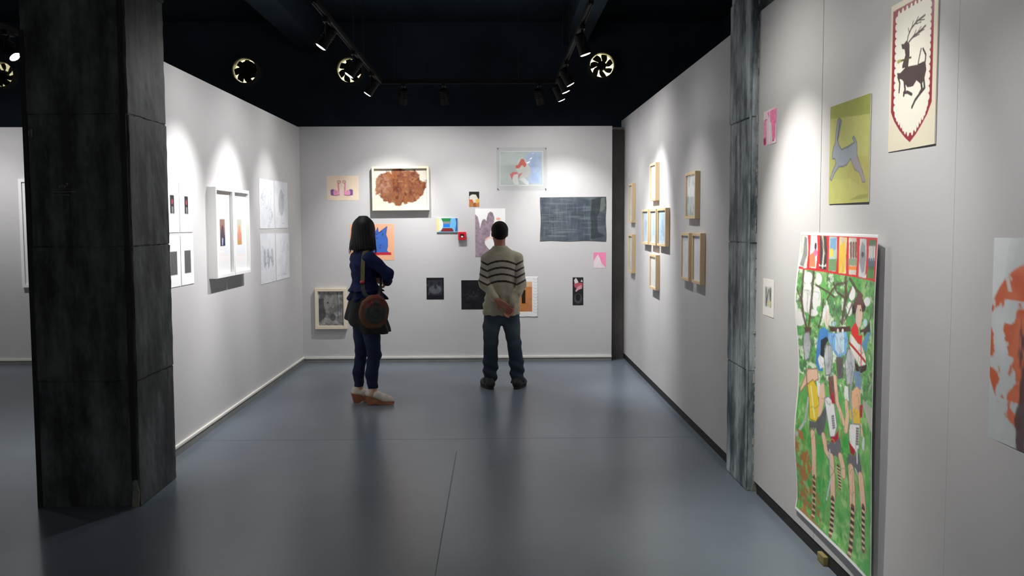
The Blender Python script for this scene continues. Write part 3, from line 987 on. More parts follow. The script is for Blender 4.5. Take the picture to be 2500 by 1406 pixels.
c = Canvas(38, 46, (240, 142, 180), rect4(2012, 78, 2148, 252))
c.noise((232, 120, 164), 14, 0.4, 0.7, 0.5, 61)
c.poly([(2062, 100), (2085, 150), (2098, 195), (2140, 240), (2145, 252), (2012, 252), (2014, 180), (2040, 130)], (222, 208, 214), 1, 0.1)
c.line([(2075, 140), (2030, 250)], 0.01, (240, 232, 236)); c.line([(2090, 180), (2070, 252)], 0.01, (240, 232, 236))
hang(on_back(1.2325, 1.208), 'small_print', 'small pink and white print below the dark rubbing', 'print', 0.147, 0.186, c)

c = Canvas(52, 64, (26, 26, 32), rect4(102, 368, 298, 610))
c.poly([(120, 400), (275, 390), (285, 520), (250, 560), (160, 560), (125, 520)], (52, 54, 60), 0.8, 0.3)
c.disc(200, 500, 70, (88, 92, 96), 45, 0.75, 0.3)
for x, y in ((160, 430), (245, 430), (205, 470)):
    c.disc(x, y, 18, (34, 34, 40), 24, 0.8)
c.noise((110, 114, 118), 9, 0.6, 0.8, 0.5, 71, mask=((c.V > .3) & (c.V < .8)).astype(float))
hang(on_back(-0.726, 0.879), 'dark_print', 'small black print with a pale smoky face left of the man', 'print', 0.206, 0.26, c)

c = Canvas(80, 84, (27, 27, 30), rect4(497, 398, 825, 726))
c.noise((38, 38, 42), 14, 0.4, 0.7, 0.8, 81)
for P in ([(525, 560), (580, 555), (612, 590), (640, 520), (655, 590), (690, 555)], [(570, 600), (610, 575), (660, 605)], [(600, 560), (640, 580), (690, 575)]):
    c.line(P, 0.007, (74, 76, 78), 0.7)
hang(on_back(-0.249, 0.8025), 'dark_print', 'square black print with a faint grey scribble partly behind the man', 'print', 0.334, 0.349, c)

c = Canvas(80, 92, (226, 226, 224), rect4(1000, 355, 1370, 810))
c.noise((206, 206, 204), 10, 0.5, 0.75, 0.6, 91, mask=(c.U > .84).astype(float))
c.poly([(1040, 415), (1305, 412), (1305, 750), (1040, 752)], (184, 122, 74), 1, 0.25)
c.poly([(1040, 415), (1305, 412), (1305, 470), (1040, 480)], (216, 180, 146), 0.8, 0.1)
c.poly([(1185, 505), (1230, 505), (1230, 660), (1185, 660)], (40, 28, 20))
for k in range(12):
    y = 380 + k * 34
    c.line([(1322, y), (1345, y + 12), (1366, y - 4)], 0.006, (176, 176, 176), 0.8)
def torn(u, v):
    rt = u ** 24
    return (rt * 0.003 * (np.sin(v * 61) * np.cos(v * 23) + 0.5 * np.sin(v * 140)), 0.001 + 0.004 * u * v, v ** 24 * 0.003 * np.sin(u * 20))
hang(on_back(0.302, 0.776), 'paper_print', 'white torn-edged sheet with an orange-brown image behind the man at the right', 'print', 0.380, 0.477, c, shape=torn)

c = Canvas(34, 84, (36, 33, 36), rect4(1775, 365, 1893, 678))
c.poly([(1792, 400), (1812, 372), (1835, 410), (1840, 440), (1800, 440)], (214, 206, 206), 1, 0.15)
c.poly([(1860, 415), (1875, 390), (1885, 420)], (206, 196, 198))
c.poly([(1790, 440), (1835, 425), (1885, 430), (1885, 475), (1840, 490), (1800, 480)], (178, 84, 100), 1, 0.3)
c.poly([(1825, 480), (1865, 450), (1880, 490), (1840, 505), (1812, 528), (1806, 515)], (206, 150, 160), 1, 0.2)
c.rect(1775, 534, 1893, 541, (14, 14, 16))
c.disc(1836, 600, 42, (74, 76, 78), 56, 0.9, 0.2)
c.disc(1834, 590, 27, (24, 24, 26), 40)
hang(on_back(0.974, 0.838), 'dark_print', 'narrow black two-panel print with pink figures low on the right of the back wall', 'print', 0.128, 0.334, c, GLOSSY)

c = Canvas(70, 92, (156, 153, 150), rect4(185, 540, 465, 905))
c.noise((104, 101, 100), 16, 0.42, 0.6, 0.8, 101)
c.noise((196, 192, 188), 12, 0.55, 0.72, 0.7, 102)
c.poly([(185, 620), (240, 610), (250, 700), (270, 800), (200, 870), (185, 860)], (62, 64, 64), 0.8, 0.3)
c.disc(300, 660, 44, (150, 148, 144), 50, 0.8, 0.2); c.disc(290, 660, 10, (50, 50, 50)); c.disc(370, 640, 40, (136, 134, 130), 60, 0.7, 0.3); c.disc(345, 815, 32, (70, 70, 70), 40, 0.8, 0.3)
for x in (400, 430, 448):
    c.line([(x, 560), (x + 8, 700), (x, 850)], 0.014, (96, 84, 82), 0.8)
framed(on_back(-1.9605, 0.649), 'grey monochrome picture in a cream frame low on the left of the back wall', 0.373, 0.484, 0.034, 0.045, MAPLE, c, 0.29, 0.40, recess=0.02, glass=True)

# ------------------------------------------------------------------ works on the left wall
ys = [(6.46, 6.752), (6.768, 7.045)]
zs = [(1.205, 1.568), (1.594, 1.963)]
pos = {(0, 1): 'upper of the two sheets half hidden by the wide pillar', (0, 0): 'lower of the two sheets half hidden by the wide pillar',
       (1, 1): 'white sheet with a small black picture holding a red spot, left of the white frames', (1, 0): 'white sheet with a plain dark grey rectangle, left of the white frames'}
for (i, j), lab in pos.items():
    c = Canvas(36, 46, (240, 240, 242))
    if j == 1:
        c.rect(0.38, 0.28, 0.66, 0.64, (44, 42, 42))
        c.disc(0.53, 0.41, 0.05, (176, 74, 84), 0.05, 0.8)
        c.rect(0.48, 0.5, 0.6, 0.62, (120, 120, 118))
    else:
        c.rect(0.26, 0.30, 0.76, 0.76, (92, 92, 92), 1, 0.15)
    y0, y1 = ys[i]; z0, z1 = zs[j]
    hang(on_left((y0 + y1) / 2, (z0 + z1) / 2), 'paper_print', lab, 'print', y1 - y0, z1 - z0, c, group='four white sheets beside the wide pillar', thick=0.004)

for k, (yc, lab, cols) in enumerate([(7.672, 'deep white box frame with a small dark blue picture, nearer of the pair', ((150, 110, 96), (48, 54, 84))),
                                     (8.175, 'deep white box frame with a small orange picture, farther of the pair', ((190, 190, 170), (226, 150, 120)))]):
    c = Canvas(30, 60, (240, 240, 240))
    c.rect(0, 0, 1, 1, cols[0], 1, 0.2)
    c.poly([(0.3, 0.3), (0.6, 0.2), (0.75, 0.45), (1, 0.7), (1, 1), (0, 1), (0.1, 0.55)], cols[1], 1, 0.2)
    if k == 0:
        c.poly([(0.4, 0.7), (0.6, 0.72), (0.5, 0.98), (0.35, 0.95)], (200, 206, 220))
    else:
        c.poly([(0.1, 0.8), (0.8, 0.78), (0.7, 1), (0.1, 1)], (206, 160, 60))
    framed(on_left(yc, 1.583), lab, 0.495, 0.735, 0.026, 0.07, WHITEFRAME, c, 0.135, 0.22, 'pair of white box frames on the left wall', recess=0.028)

ds = [((9.042, 9.645), (1.607, 2.098), 'pale pencil drawing with leaf scribbles, upper left of the four'), ((9.668, 10.266), (1.609, 2.103), 'pale pencil drawing with a dark oval, upper right of the four'),
      ((9.04, 9.648), (1.061, 1.555), 'pale pencil drawing with three standing shapes, lower left of the four'), ((9.68, 10.298), (1.06, 1.552), 'pale pencil drawing with faint marks, lower right of the four')]
for k, ((y0, y1), (z0, z1), lab) in enumerate(ds):
    c = Canvas(60, 64, (226, 228, 232))
    c.noise((210, 214, 220), 20, 0.4, 0.7, 0.7, 110 + k)
    if k == 0:
        c.scribble(9, (150, 156, 166), 0.008, 0.6, 120, (0.1, 0.2, 0.9, 0.95), 0.04)
    elif k == 1:
        c.disc(0.5, 0.45, 0.2, (176, 180, 186), 0.28, 0.7, 0.2); c.scribble(7, (150, 156, 162), 0.008, 0.5, 121, (0.1, 0.1, 0.9, 0.9), 0.04)
    elif k == 2:
        for x in (0.28, 0.52, 0.78):
            c.disc(x, 0.5, 0.08, (170, 172, 182), 0.2, 0.7, 0.3)
        c.scribble(8, (130, 134, 146), 0.009, 0.6, 122, (0.15, 0.25, 0.9, 0.72), 0.035)
    else:
        c.scribble(9, (160, 166, 174), 0.008, 0.5, 123, (0.1, 0.1, 0.9, 0.9), 0.04)
    hang(on_left((y0 + y1) / 2, (z0 + z1) / 2), 'pencil_drawing', lab, 'drawing', y1 - y0, z1 - z0, c, group='four pale drawings on the left wall', thick=0.003)

# side room, back wall
c = Canvas(30, 60, (226, 230, 232))
c.noise((206, 212, 216), 16, 0.4, 0.7, 0.8, 131)
framed(on_back(-5.19, 1.553), 'tall white frame seen left of the wide pillar', 0.765, 1.27, 0.035, 0.04, WHITEFRAME, c, 0.6, 1.1, recess=0.02)

# ------------------------------------------------------------------ works on the right wall
FR = [  # far edge y, near edge y, bottom, top, label, tint
    (10.573, 10.29, 1.651, 2.090, 'pale wood frame, upper of the two farthest on the right wall', (236, 238, 236)),
    (10.58, 10.27, 1.087, 1.520, 'pale wood frame, lower of the two farthest on the right wall', (236, 238, 236)),
    (9.155, 8.82, 1.862, 2.225, 'pale wood frame alone above the row of three', (230, 238, 238)),
    (9.62, 9.24, 1.429, 1.786, 'pale wood frame with blue print, farthest of the row of three', (206, 224, 240)),
    (9.148, 8.79, 1.431, 1.783, 'pale wood frame with blue print, middle of the row of three', (210, 226, 240)),
    (8.725, 8.29, 1.433, 1.784, 'pale wood frame with blue print, nearest of the row of three', (202, 222, 240)),
    (9.141, 8.77, 1.003, 1.342, 'pale wood frame alone below the row of three', (236, 238, 238)),
    (7.463, 7.09, 1.680, 2.046, 'pale wood frame alone at the upper right, nearest the narrow pillar', (226, 232, 230)),
    (7.616, 7.30, 1.182, 1.567, 'pale wood frame, farther of the lower pair near the narrow pillar', (232, 234, 240)),
    (7.189, 6.89, 1.182, 1.570, 'pale wood frame, nearer of the lower pair near the narrow pillar', (228, 232, 238)),
]
for k, (ya, yb, z0, z1, lab, tint) in enumerate(FR):
    w, h = ya - yb, z1 - z0
    c = Canvas(40, 44, tint)
    c.noise(tuple(int(q * 0.93) for q in tint), 14, 0.4, 0.7, 0.8, 140 + k)
    if 3 <= k <= 5:
        c.disc(0.5, 0.5, 0.16, (170, 200, 222), 0.26, 0.7, 0.2); c.scribble(4, (110, 150, 190), 0.01, 0.5, 150 + k, (0.3, 0.25, 0.7, 0.8), 0.04)
    elif k == 7:
        c.noise((176, 188, 184), 12, 0.5, 0.62, 0.8, 158)
    else:
        c.scribble(5, (184, 190, 194), 0.008, 0.5, 160 + k, (0.2, 0.2, 0.8, 0.8), 0.04)
    framed(on_right((ya + yb) / 2, (z0 + z1) / 2), lab, w, h, 0.022, 0.04, PINE, c, w - 0.05, h - 0.05, 'pale wood frames on the right wall', recess=0.014)

c = Canvas(40, 40, (236, 214, 222), [(62, 680), (140, 660), (140, 880), (58, 893)])
c.poly([(85, 690), (140, 665), (140, 760), (105, 750), (95, 720)], (240, 132, 178), 0.95, 0.25)
c.poly([(60, 740), (80, 730), (82, 880), (60, 890)], (240, 150, 186), 0.9, 0.3)
c.poly([(110, 750), (135, 740), (136, 850), (118, 868)], (238, 120, 168), 0.9, 0.3)
c.poly([(62, 840), (76, 838), (76, 882), (62, 884)], (176, 70, 110)); c.line([(100, 690), (98, 880)], 0.02, (250, 244, 246)); c.disc(122, 860, 6, (190, 60, 100))
c.line([(68, 735), (84, 728)], 0.015, (200, 90, 130))
hang(on_right(5.33, 2.196), 'small_print', 'small pink and white print high beside the narrow pillar', 'print', 0.248, 0.2, c)

c = Canvas(36, 36, (228, 226, 220), [(268, 85), (328, 95), (335, 300), (272, 283)])
c.poly([(280, 130), (316, 134), (320, 240), (282, 232)], (190, 190, 184), 1, 0.15)
for P in ([(287, 140), (291, 230)], [(300, 150), (290, 230)], [(312, 142), (314, 235)], [(306, 145), (312, 200)]):
    c.line(P, 0.035, (92, 96, 100))
c.poly([(301, 205), (315, 208), (315, 236), (302, 232)], (206, 196, 140))
hang(on_right(5.305, 1.214), 'small_print', 'small cream print with grey upright strokes low beside the narrow pillar', 'print', 0.217, 0.214, c)

c = Canvas(110, 108, (174, 178, 100), [(470, 660), (718, 572), (718, 1240), (470, 1248)])
c.poly([(470, 660), (718, 572), (718, 720), (470, 740)], (152, 158, 78), 1, 0.12)
c.poly([(470, 735), (718, 700), (718, 960), (600, 970), (470, 960)], (182, 184, 108), 1, 0.08)
c.poly([(600, 960), (718, 955), (718, 1240), (560, 1244)], (176, 168, 88), 0.8, 0.15)
c.poly([(470, 1100), (600, 1090), (718, 1180), (718, 1240), (470, 1248)], (184, 186, 104), 0.8, 0.1)
c.poly([(590, 1225), (660, 1195), (718, 1185), (718, 1210), (640, 1222)], (140, 138, 60), 0.7)
hare = [(517, 742), (528, 728), (541, 742), (533, 800), (520, 862), (528, 890), (545, 916), (580, 902), (610, 882), (626, 872), (612, 846), (619, 836), (632, 856), (640, 880), (642, 950), (662, 1006), (682, 1056), (697, 1112), (682, 1116), (660, 1056), (628, 1034), (602, 972), (580, 1008), (556, 1020), (530, 1020), (506, 1056), (486, 1104), (477, 1092), (495, 1040), (512, 1000), (506, 972), (490, 972), (487, 945), (494, 905), (505, 880), (508, 820)]
c.poly(hare, (146, 156, 166), 1, 0.1, edge=((96, 92, 104), 0.006))
c.poly([(640, 950), (664, 1006), (690, 1080), (697, 1112), (682, 1116), (660, 1056), (628, 1034), (606, 980)], (158, 146, 150), 0.8)
c.line([(532, 748), (526, 800), (519, 858)], 0.012, (92, 90, 102))
hang(on_right(4.133, 1.962), 'hare_painting', 'olive green painting of a leaping grey hare', 'painting', 0.468, 0.455, c, GLOSSY, thick=0.006)

c = Canvas(150, 220, (226, 218, 194), [(838, 30), (1133, -112), (1133, 870), (840, 928)])
def shield(o):
    return [(852 + o, 62 + o * 1.2), (900, 38 + o * 1.3), (980, -3 + o * 1.3), (1050, -38 + o * 1.3), (1109 - o, -68 + o * 1.2), (1109 - o, 300), (1109 - o, 612 - o * .2), (1082 - o * .8, 690), (1050 - o * .7, 752 - o * .6), (1015 - o * .4, 812 - o), (978, 862 - o * 2.2), (945 + o * .3, 832 - o * 1.3), (910 + o * .7, 790 - o), (875 + o * .9, 735 - o * .4), (853 + o, 680)]
c.poly(shield(0), (150, 44, 60), 1, 0.1)
inner = shield(26)
CR = (236, 233, 218)
c.poly(inner, CR)
P = np.array(inner + inner[:1], float)
for a, b in zip(P[:-1], P[1:]):
    vert = abs(b[0] - a[0]) < 4
    ln = np.hypot(*(b - a))
    n = max(1, round(ln / (44 if vert else 26)))
    for k in range(n):
        q = a + (b - a) * (k + .5) / n
        c.disc(q[0], q[1], 11 if vert else 7, CR, 21 if vert else 24)
SG = (76, 62, 62)
c.poly([(905, 440), (920, 425), (940, 402), (1010, 390), (1062, 366), (1070, 420), (1058, 480), (1042, 512), (1010, 485), (990, 520), (955, 528), (932, 495), (915, 478), (892, 476), (886, 440), (896, 438)], SG, 1, 0.2)
c.poly([(908, 262), (925, 262), (940, 242), (960, 262), (962, 330), (955, 400), (918, 412), (918, 392), (936, 330), (930, 296), (914, 292)], SG, 1, 0.15)
for P_, w in ([[(945, 250), (950, 215), (968, 170), (1000, 130), (1052, 92)], 0.0099], [[(956, 190), (950, 168)], 0.0062], [[(972, 164), (980, 125)], 0.0062], [[(995, 134), (1012, 100)], 0.0062], [[(1012, 122), (1050, 118)], 0.0056], [[(990, 145), (1030, 132)], 0.0056],
              [[(955, 252), (985, 215), (1020, 190), (1058, 155)], 0.0093], [[(985, 214), (1000, 180)], 0.0056], [[(1008, 198), (1030, 160)], 0.0056], [[(1000, 208), (1050, 176)], 0.0056], [[(968, 232), (1020, 205)], 0.0056],
              [[(892, 462), (905, 500), (902, 556)], .014], [[(934, 495), (940, 540), (932, 574)], .018], [[(932, 560), (955, 556), (982, 570)], .016], [[(1056, 480), (1062, 530), (1030, 570), (1005, 605), (986, 648)], .016], [[(1040, 500), (1046, 540), (1032, 565)], .018],
              [[(1018, 382), (1026, 335), (1034, 294)], .010], [[(1062, 368), (1064, 330), (1046, 294)], .012]):
    c.line(P_, w, SG)
c.line([(888, 372), (972, 345)], 0.010, (84, 78, 50)); c.poly([(885, 362), (908, 354), (910, 372), (888, 384)], (170, 168, 100))
hang(on_right(3.522, 2.217), 'stag_painting', 'cream sheet with a dark stag in a red scalloped shield', 'painting', 0.398, 0.575, c, GLOSSY, thick=0.005)

# the big unframed painting of hunters and runners, hung like a scroll
c = Canvas(190, 420, (104, 172, 92), [(1948, 567.5), (2150, 569), (2157, 1450), (1956, 1241)])
A1 = lambda P: np.c_[1900 + P[:, 0] / 3.43, 550 + P[:, 1] / 3.43]
A2 = lambda P: np.c_[1900 + P[:, 0] / 2.78, 900 + P[:, 1] / 2.78]
W_ = (234, 234, 230)
c.xf = A1
c.noise((72, 148, 66), 20, 0.42, 0.64, 0.85, 201)
c.noise((156, 196, 128), 12, 0.50, 0.70, 0.8, 202)
up = (c.V < 0.50).astype(float)
lowm = 1 - up
c.noise((84, 132, 84), 14, 0.45, 0.62, 0.75, 203, mask=up)
c.noise((216, 226, 208), 10, 0.56, 0.66, 0.8, 207, mask=up * (c.U < 0.62))
c.noise((196, 208, 180), 12, 0.60, 0.72, 0.7, 208, mask=up * (c.U > 0.8))
c.noise((76, 92, 74), 5, 0.57, 0.66, 0.75, 204, mask=up)
c.noise((40, 150, 62), 24, 0.45, 0.65, 0.7, 205, mask=lowm)
c.noise((120, 150, 80), 12, 0.58, 0.75, 0.7, 206, mask=lowm)
# white sky patches between the trees
for x, y, rx_, ry_ in ((245, 440, 30, 50), (150, 690, 40, 80), (245, 600, 32, 130), (310, 620, 30, 110), (150, 800, 40, 50), (600, 570, 30, 60), (320, 450, 24, 50), (580, 700, 24, 60), (200, 780, 40, 60), (760, 640, 40, 40), (290, 730, 34, 30)):
    c.disc(x, y, rx_, (226, 232, 224), ry_, 0.9)
for x, y, q in ((140, 720, 22), (160, 600, 26), (320, 800, 30), (330, 700, 20), (200, 880, 30)):
    c.disc(x, y, q, (72, 160, 70), q * 1.3, 0.8, 0.4)
for P, w in ([[(210, 370), (212, 620), (225, 760), (245, 860), (250, 920)], .012], [[(280, 380), (275, 600), (265, 780), (252, 900)], .012], [[(150, 440), (190, 560), (215, 640)], .007],
             [[(540, 440), (545, 600), (530, 740), (520, 820)], .016], [[(580, 450), (640, 540), (700, 590)], .013], [[(440, 480), (470, 560), (530, 600)], .009], [[(390, 620), (430, 540), (470, 490), (540, 480)], .009], [[(300, 500), (400, 560), (450, 600)], .008],
             [[(360, 620), (350, 760), (330, 860)], .008], [[(590, 520), (560, 600), (545, 640)], .010], [[(600, 660), (570, 740), (540, 800)], .007], [[(820, 700), (790, 820)], .004], [[(830, 740), (770, 850)], .004]):
    c.line(P, w, (84, 66, 58), 0.9)
c.poly([(225, 850), (278, 850), (270, 920), (240, 920)], (90, 70, 58), 1, 0.2)
# red strip of small scenes along the top
c.poly([(160, 58), (858, 62), (858, 475), (840, 470), (640, 435), (400, 398), (158, 362)], (196, 46, 52), 1, 0.1)
cells = [((172, 85), (222, 85), (236, 210), (232, 330), (212, 352), (168, 345)), ((236, 85), (296, 88), (305, 200), (302, 300), (296, 362), (240, 352)),
         ((310, 90), (372, 92), (384, 220), (378, 372), (318, 362)), ((386, 92), (460, 95), (466, 250), (458, 384), (390, 380)),
         ((470, 95), (545, 98), (540, 250), (545, 402), (472, 398)), ((548, 98), (628, 102), (640, 250), (634, 412), (558, 408)),
         ((650, 105), (728, 108), (736, 250), (730, 400), (712, 438), (648, 425)), ((746, 112), (838, 116), (834, 300), (828, 444), (748, 440))]
cbg = [(196, 200, 190), (224, 222, 218), (70, 62, 60), (170, 190, 176), (206, 190, 140), (196, 190, 180), (186, 190, 190), (70, 110, 66)]
for P, q in zip(cells, cbg):
    P = np.array(P, float)
    P[:, 0] = P[:, 0].mean() + (P[:, 0] - P[:, 0].mean()) * 0.86
    c.poly(P, q, 1, 0.35)
c.poly([(196, 95), (216, 110), (224, 250), (205, 345), (182, 330), (196, 220)], (118, 120, 120), 0.9, 0.4)
c.poly([(243, 250), (280, 215), (290, 350), (246, 348)], (232, 130, 90), 1, 0.3); c.disc(286, 230, 14, (226, 110, 150), 30); c.disc(285, 175, 9, (60, 50, 60), 30)
c.line([(338, 95), (352, 220), (345, 350)], .010, (190, 188, 182)); c.line([(330, 95), (362, 240)], .006, (140, 120, 110)); c.poly([(318, 320), (332, 340), (345, 318), (358, 340), (374, 320), (374, 345), (318, 342)], (230, 228, 222))
c.poly([(400, 110), (455, 100), (450, 200), (405, 210)], (110, 150, 190), 0.9, 0.4); c.poly([(400, 200), (425, 190), (428, 260), (402, 260)], (226, 196, 70)); c.rect(392, 280, 458, 380, (96, 140, 86), 0.9, 0.3)
c.poly([(485, 160), (520, 140), (532, 240), (525, 395), (500, 395), (505, 300), (490, 395), (478, 395), (480, 240)], (222, 178, 60), 1, 0.2); c.disc(505, 115, 18, (200, 180, 160))
for x in (575, 598, 620):
    c.line([(x, 150), (x + 4, 260)], .012, (120, 92, 78)); c.disc(x, 140, 8, (90, 66, 58))
c.rect(556, 275, 636, 335, (120, 140, 108), 0.9, 0.2); c.poly([(558, 340), (632, 338), (630, 372), (560, 370)], (220, 130, 60), 1, 0.4)
c.poly([(680, 130), (710, 160), (725, 270), (712, 380), (688, 400), (660, 300), (666, 190)], (128, 132, 138), 0.95, 0.3); c.disc(690, 240, 14, (70, 72, 78), 24)
for x in (765, 790, 818):
    c.line([(x, 170), (x + 2, 280)], .014, (196, 196, 192)); c.disc(x, 160, 8, (70, 60, 54)); c.line([(x, 280), (x, 330)], .010, (80, 96, 130))
c.rect(750, 370, 830, 440, (84, 140, 74), 0.9, 0.3)
c.poly([(205, 360), (228, 330), (230, 358)], W_); c.poly([(705, 436), (738, 400), (736, 438)], W_)
# grey mottled hounds behind the riders
for P in ([(225, 900), (262, 890), (275, 1000), (262, 1110), (230, 1130), (218, 1000)], [(395, 1000), (445, 1010), (450, 1130), (440, 1250), (400, 1260), (380, 1100)], [(575, 1040), (640, 1030), (650, 1180), (630, 1330), (575, 1350), (555, 1150)]):
    c.poly(P, (176, 180, 184), 1, 0.35, edge=((110, 112, 118), 0.004))
# blue robed hunter on the left
c.poly([(360, 720), (378, 668), (405, 668), (412, 720), (412, 820), (398, 880), (372, 800)], (216, 202, 190), 1, 0.1)
c.poly([(358, 740), (372, 670), (402, 664), (410, 700), (388, 720), (372, 780), (362, 790)], (226, 226, 226))
c.poly([(362, 850), (410, 880), (412, 960), (380, 1000), (350, 1110), (372, 1180), (375, 1225), (340, 1220), (312, 1150), (322, 980), (335, 880)], (66, 128, 190), 1, 0.25)
c.poly([(345, 1080), (378, 1120), (385, 1190), (350, 1200), (330, 1120)], (224, 228, 232))
c.poly([(405, 895), (470, 905), (560, 890), (575, 960), (560, 1080), (500, 1110), (460, 1060), (410, 960)], (110, 160, 210), 1, 0.3)
c.poly([(470, 910), (500, 900), (540, 905), (545, 1060), (500, 1085), (470, 1040)], (186, 210, 232), 1, 0.2)
c.poly([(350, 960), (395, 930), (412, 960), (385, 1010), (378, 1110), (350, 1090)], (40, 42, 50))
c.poly([(410, 840), (470, 855), (590, 845), (600, 890), (540, 895), (430, 890)], (74, 48, 42), 1, 0.2)
c.disc(455, 826, 18, (166, 196, 210), 22); c.disc(488, 885, 9, (222, 210, 206), 18); c.disc(528, 885, 9, (222, 210, 206), 18)
c.poly([(480, 1105), (540, 1110), (545, 1280), (500, 1300), (485, 1200)], (96, 92, 88), 1, 0.3)
# red robed hunter with the brown hat
c.poly([(640, 690), (660, 660), (710, 670), (712, 760), (690, 860), (660, 850), (640, 760)], (214, 182, 164), 1, 0.1)
c.line([(655, 690), (650, 800), (665, 860)], .012, (190, 180, 176)); c.disc(688, 712, 6, (50, 40, 40), 10)
c.poly([(600, 690), (640, 600), (660, 545), (680, 548), (710, 620), (745, 680), (738, 720), (705, 728), (690, 668), (655, 668), (640, 735), (612, 745)], (98, 66, 60), 1, 0.2)
c.poly([(600, 680), (625, 668), (640, 735), (612, 748)], (52, 34, 34)); c.poly([(708, 668), (742, 676), (738, 718), (710, 726)], (52, 34, 34))
c.poly([(598, 870), (640, 812), (668, 860), (680, 930), (715, 920), (712, 1010), (670, 990), (610, 920)], (206, 46, 44), 1, 0.12)
c.poly([(588, 905), (610, 925), (670, 995), (712, 1015), (765, 1120), (760, 1180), (700, 1200), (640, 1110), (588, 1010)], (224, 214, 206), 1, 0.08)
c.line([(590, 990), (680, 1080), (755, 1150)], .010, (180, 50, 54)); c.line([(705, 1010), (712, 1190)], .006, (190, 70, 70))
c.poly([(640, 1140), (690, 1190), (780, 1175), (770, 1225), (715, 1250), (660, 1225)], (58, 38, 36))
c.poly([(715, 990), (790, 890), (815, 870), (812, 920), (775, 1000), (768, 1070), (730, 1040)], (92, 146, 186), 1, 0.2)
c.poly([(725, 880), (760, 850), (805, 820), (810, 900), (770, 900), (735, 935)], (60, 52, 50), 1, 0.3)
c.disc(744, 820, 24, (176, 206, 220), 34); c.poly([(690, 880), (760, 862), (765, 890), (695, 905)], (84, 50, 44))
c.poly([(640, 1240), (700, 1230), (720, 1300), (715, 1400), (660, 1400), (650, 1300)], (110, 136, 176), 0.9, 0.3)
# the three runners below
SK = (226, 182, 156)
def leg(P, w):
    c.line(P, w * 1.18, (140, 104, 90)); c.line(P, w, SK)
def laces(P, w):
    c.line(P, w, (120, 84, 68))
    P = np.asarray(P, float)
    L_ = np.r_[0, np.cumsum(np.hypot(*np.diff(P, axis=0).T))]
    for k in range(14):
        s_ = L_[-1] * (k + .5) / 14
        x = np.interp(s_, L_, P[:, 0]); y = np.interp(s_, L_, P[:, 1])
        c.line([(x - 9, y - 8), (x + 9, y + 5)], w * 0.35, (222, 186, 160) if k % 2 else (62, 40, 34))
c.xf = A2
c.poly([(600, 220), (700, 290), (710, 460), (690, 450), (640, 350), (600, 260)], (170, 172, 160), 1, 0.15)
c.line([(215, 200), (205, 350), (170, 430), (134, 490)], .012, (170, 176, 178))
c.noise((170, 106, 60), 8, 0.46, 0.58, 0.9, 211, mask=((c.U < 0.36) & (c.V > 0.70) & (c.U < 0.1 + (c.V - 0.7) * 1.2)).astype(float))
c.poly([(205, 0), (265, 0), (275, 70), (245, 90), (200, 100), (160, 160), (165, 120)], SK, 1, 0.08, edge=((150, 110, 96), 0.004))
c.poly([(205, 105), (240, 72), (270, 130), (292, 300), (270, 362), (230, 340), (220, 200)], (230, 190, 50), 1, 0.1, edge=((150, 120, 40), 0.004))
c.line([(228, 120), (258, 330)], .010, (242, 224, 150)); c.poly([(262, 80), (288, 100), (290, 210), (275, 180)], (226, 226, 228))
c.poly([(285, 120), (310, 90), (325, 180), (300, 320), (280, 330)], SK, 1, 0.1)
c.poly([(228, 350), (265, 365), (295, 320), (330, 250), (336, 350), (318, 460), (285, 455), (268, 400), (250, 440), (232, 430)], (92, 92, 96), 1, 0.15)
leg([(252, 440), (262, 560), (268, 735)], .026); laces([(268, 735), (272, 860), (270, 1015)], .014)
leg([(320, 460), (340, 560), (375, 620)], .024)
c.poly([(340, 60), (372, 50), (385, 170), (365, 230), (350, 160)], (112, 74, 66), 1, 0.15)
leg([(385, 60), (405, 230), (455, 380)], .018)
c.poly([(318, 205), (345, 190), (385, 240), (410, 400), (395, 470), (365, 470), (350, 380)], (224, 224, 230), 1, 0.06, edge=((120, 116, 130), 0.004))
c.poly([(360, 175), (385, 165), (392, 245), (370, 240)], (166, 40, 56)); c.poly([(368, 475), (398, 465), (422, 420), (420, 500), (395, 515), (370, 500)], (168, 34, 50))
for k in range(6):
    c.line([(372 + k * 2, 330 + k * 16), (385 + k * 2, 326 + k * 16)], .006, (110, 104, 120))
c.poly([(345, 490), (395, 515), (430, 470), (446, 560), (425, 620), (405, 600), (380, 610), (350, 560)], (104, 102, 108), 1, 0.15)
leg([(378, 610), (390, 740), (396, 895)], .028); laces([(396, 895), (396, 1000), (392, 1145)], .020)
leg([(440, 610), (458, 680), (462, 735)], .026); laces([(425, 670), (436, 750), (445, 828)], .012)
c.line([(365, 560), (378, 760), (355, 900)], .008, (176, 190, 200))
c.poly([(455, 120), (478, 130), (485, 230), (460, 230), (448, 170)], (220, 220, 222), 1, 0.1)
leg([(468, 240), (480, 330), (472, 430)], .020); c.disc(472, 430, 13, SK, 22)
c.poly([(505, 160), (545, 130), (580, 160), (582, 290), (545, 330), (510, 260)], (222, 172, 132), 1, 0.12)
c.poly([(492, 290), (520, 280), (588, 300), (582, 390), (540, 392), (498, 350)], (228, 180, 60), 1, 0.15)
c.poly([(572, 262), (602, 255), (600, 345), (580, 350)], (160, 38, 56))
c.poly([(500, 385), (545, 390), (582, 395), (578, 560), (555, 590), (500, 520), (492, 430)], (226, 226, 224), 1, 0.05, edge=((120, 116, 116), 0.004))
for k in range(7):
    c.line([(552, 420 + k * 18), (570, 422 + k * 18)], .007, (110, 108, 112))
c.poly([(492, 500), (520, 540), (545, 570), (540, 612), (510, 590)], (160, 32, 48))
leg([(592, 400), (604, 470)], .012); c.disc(618, 530, 12, (196, 208, 216), 50)
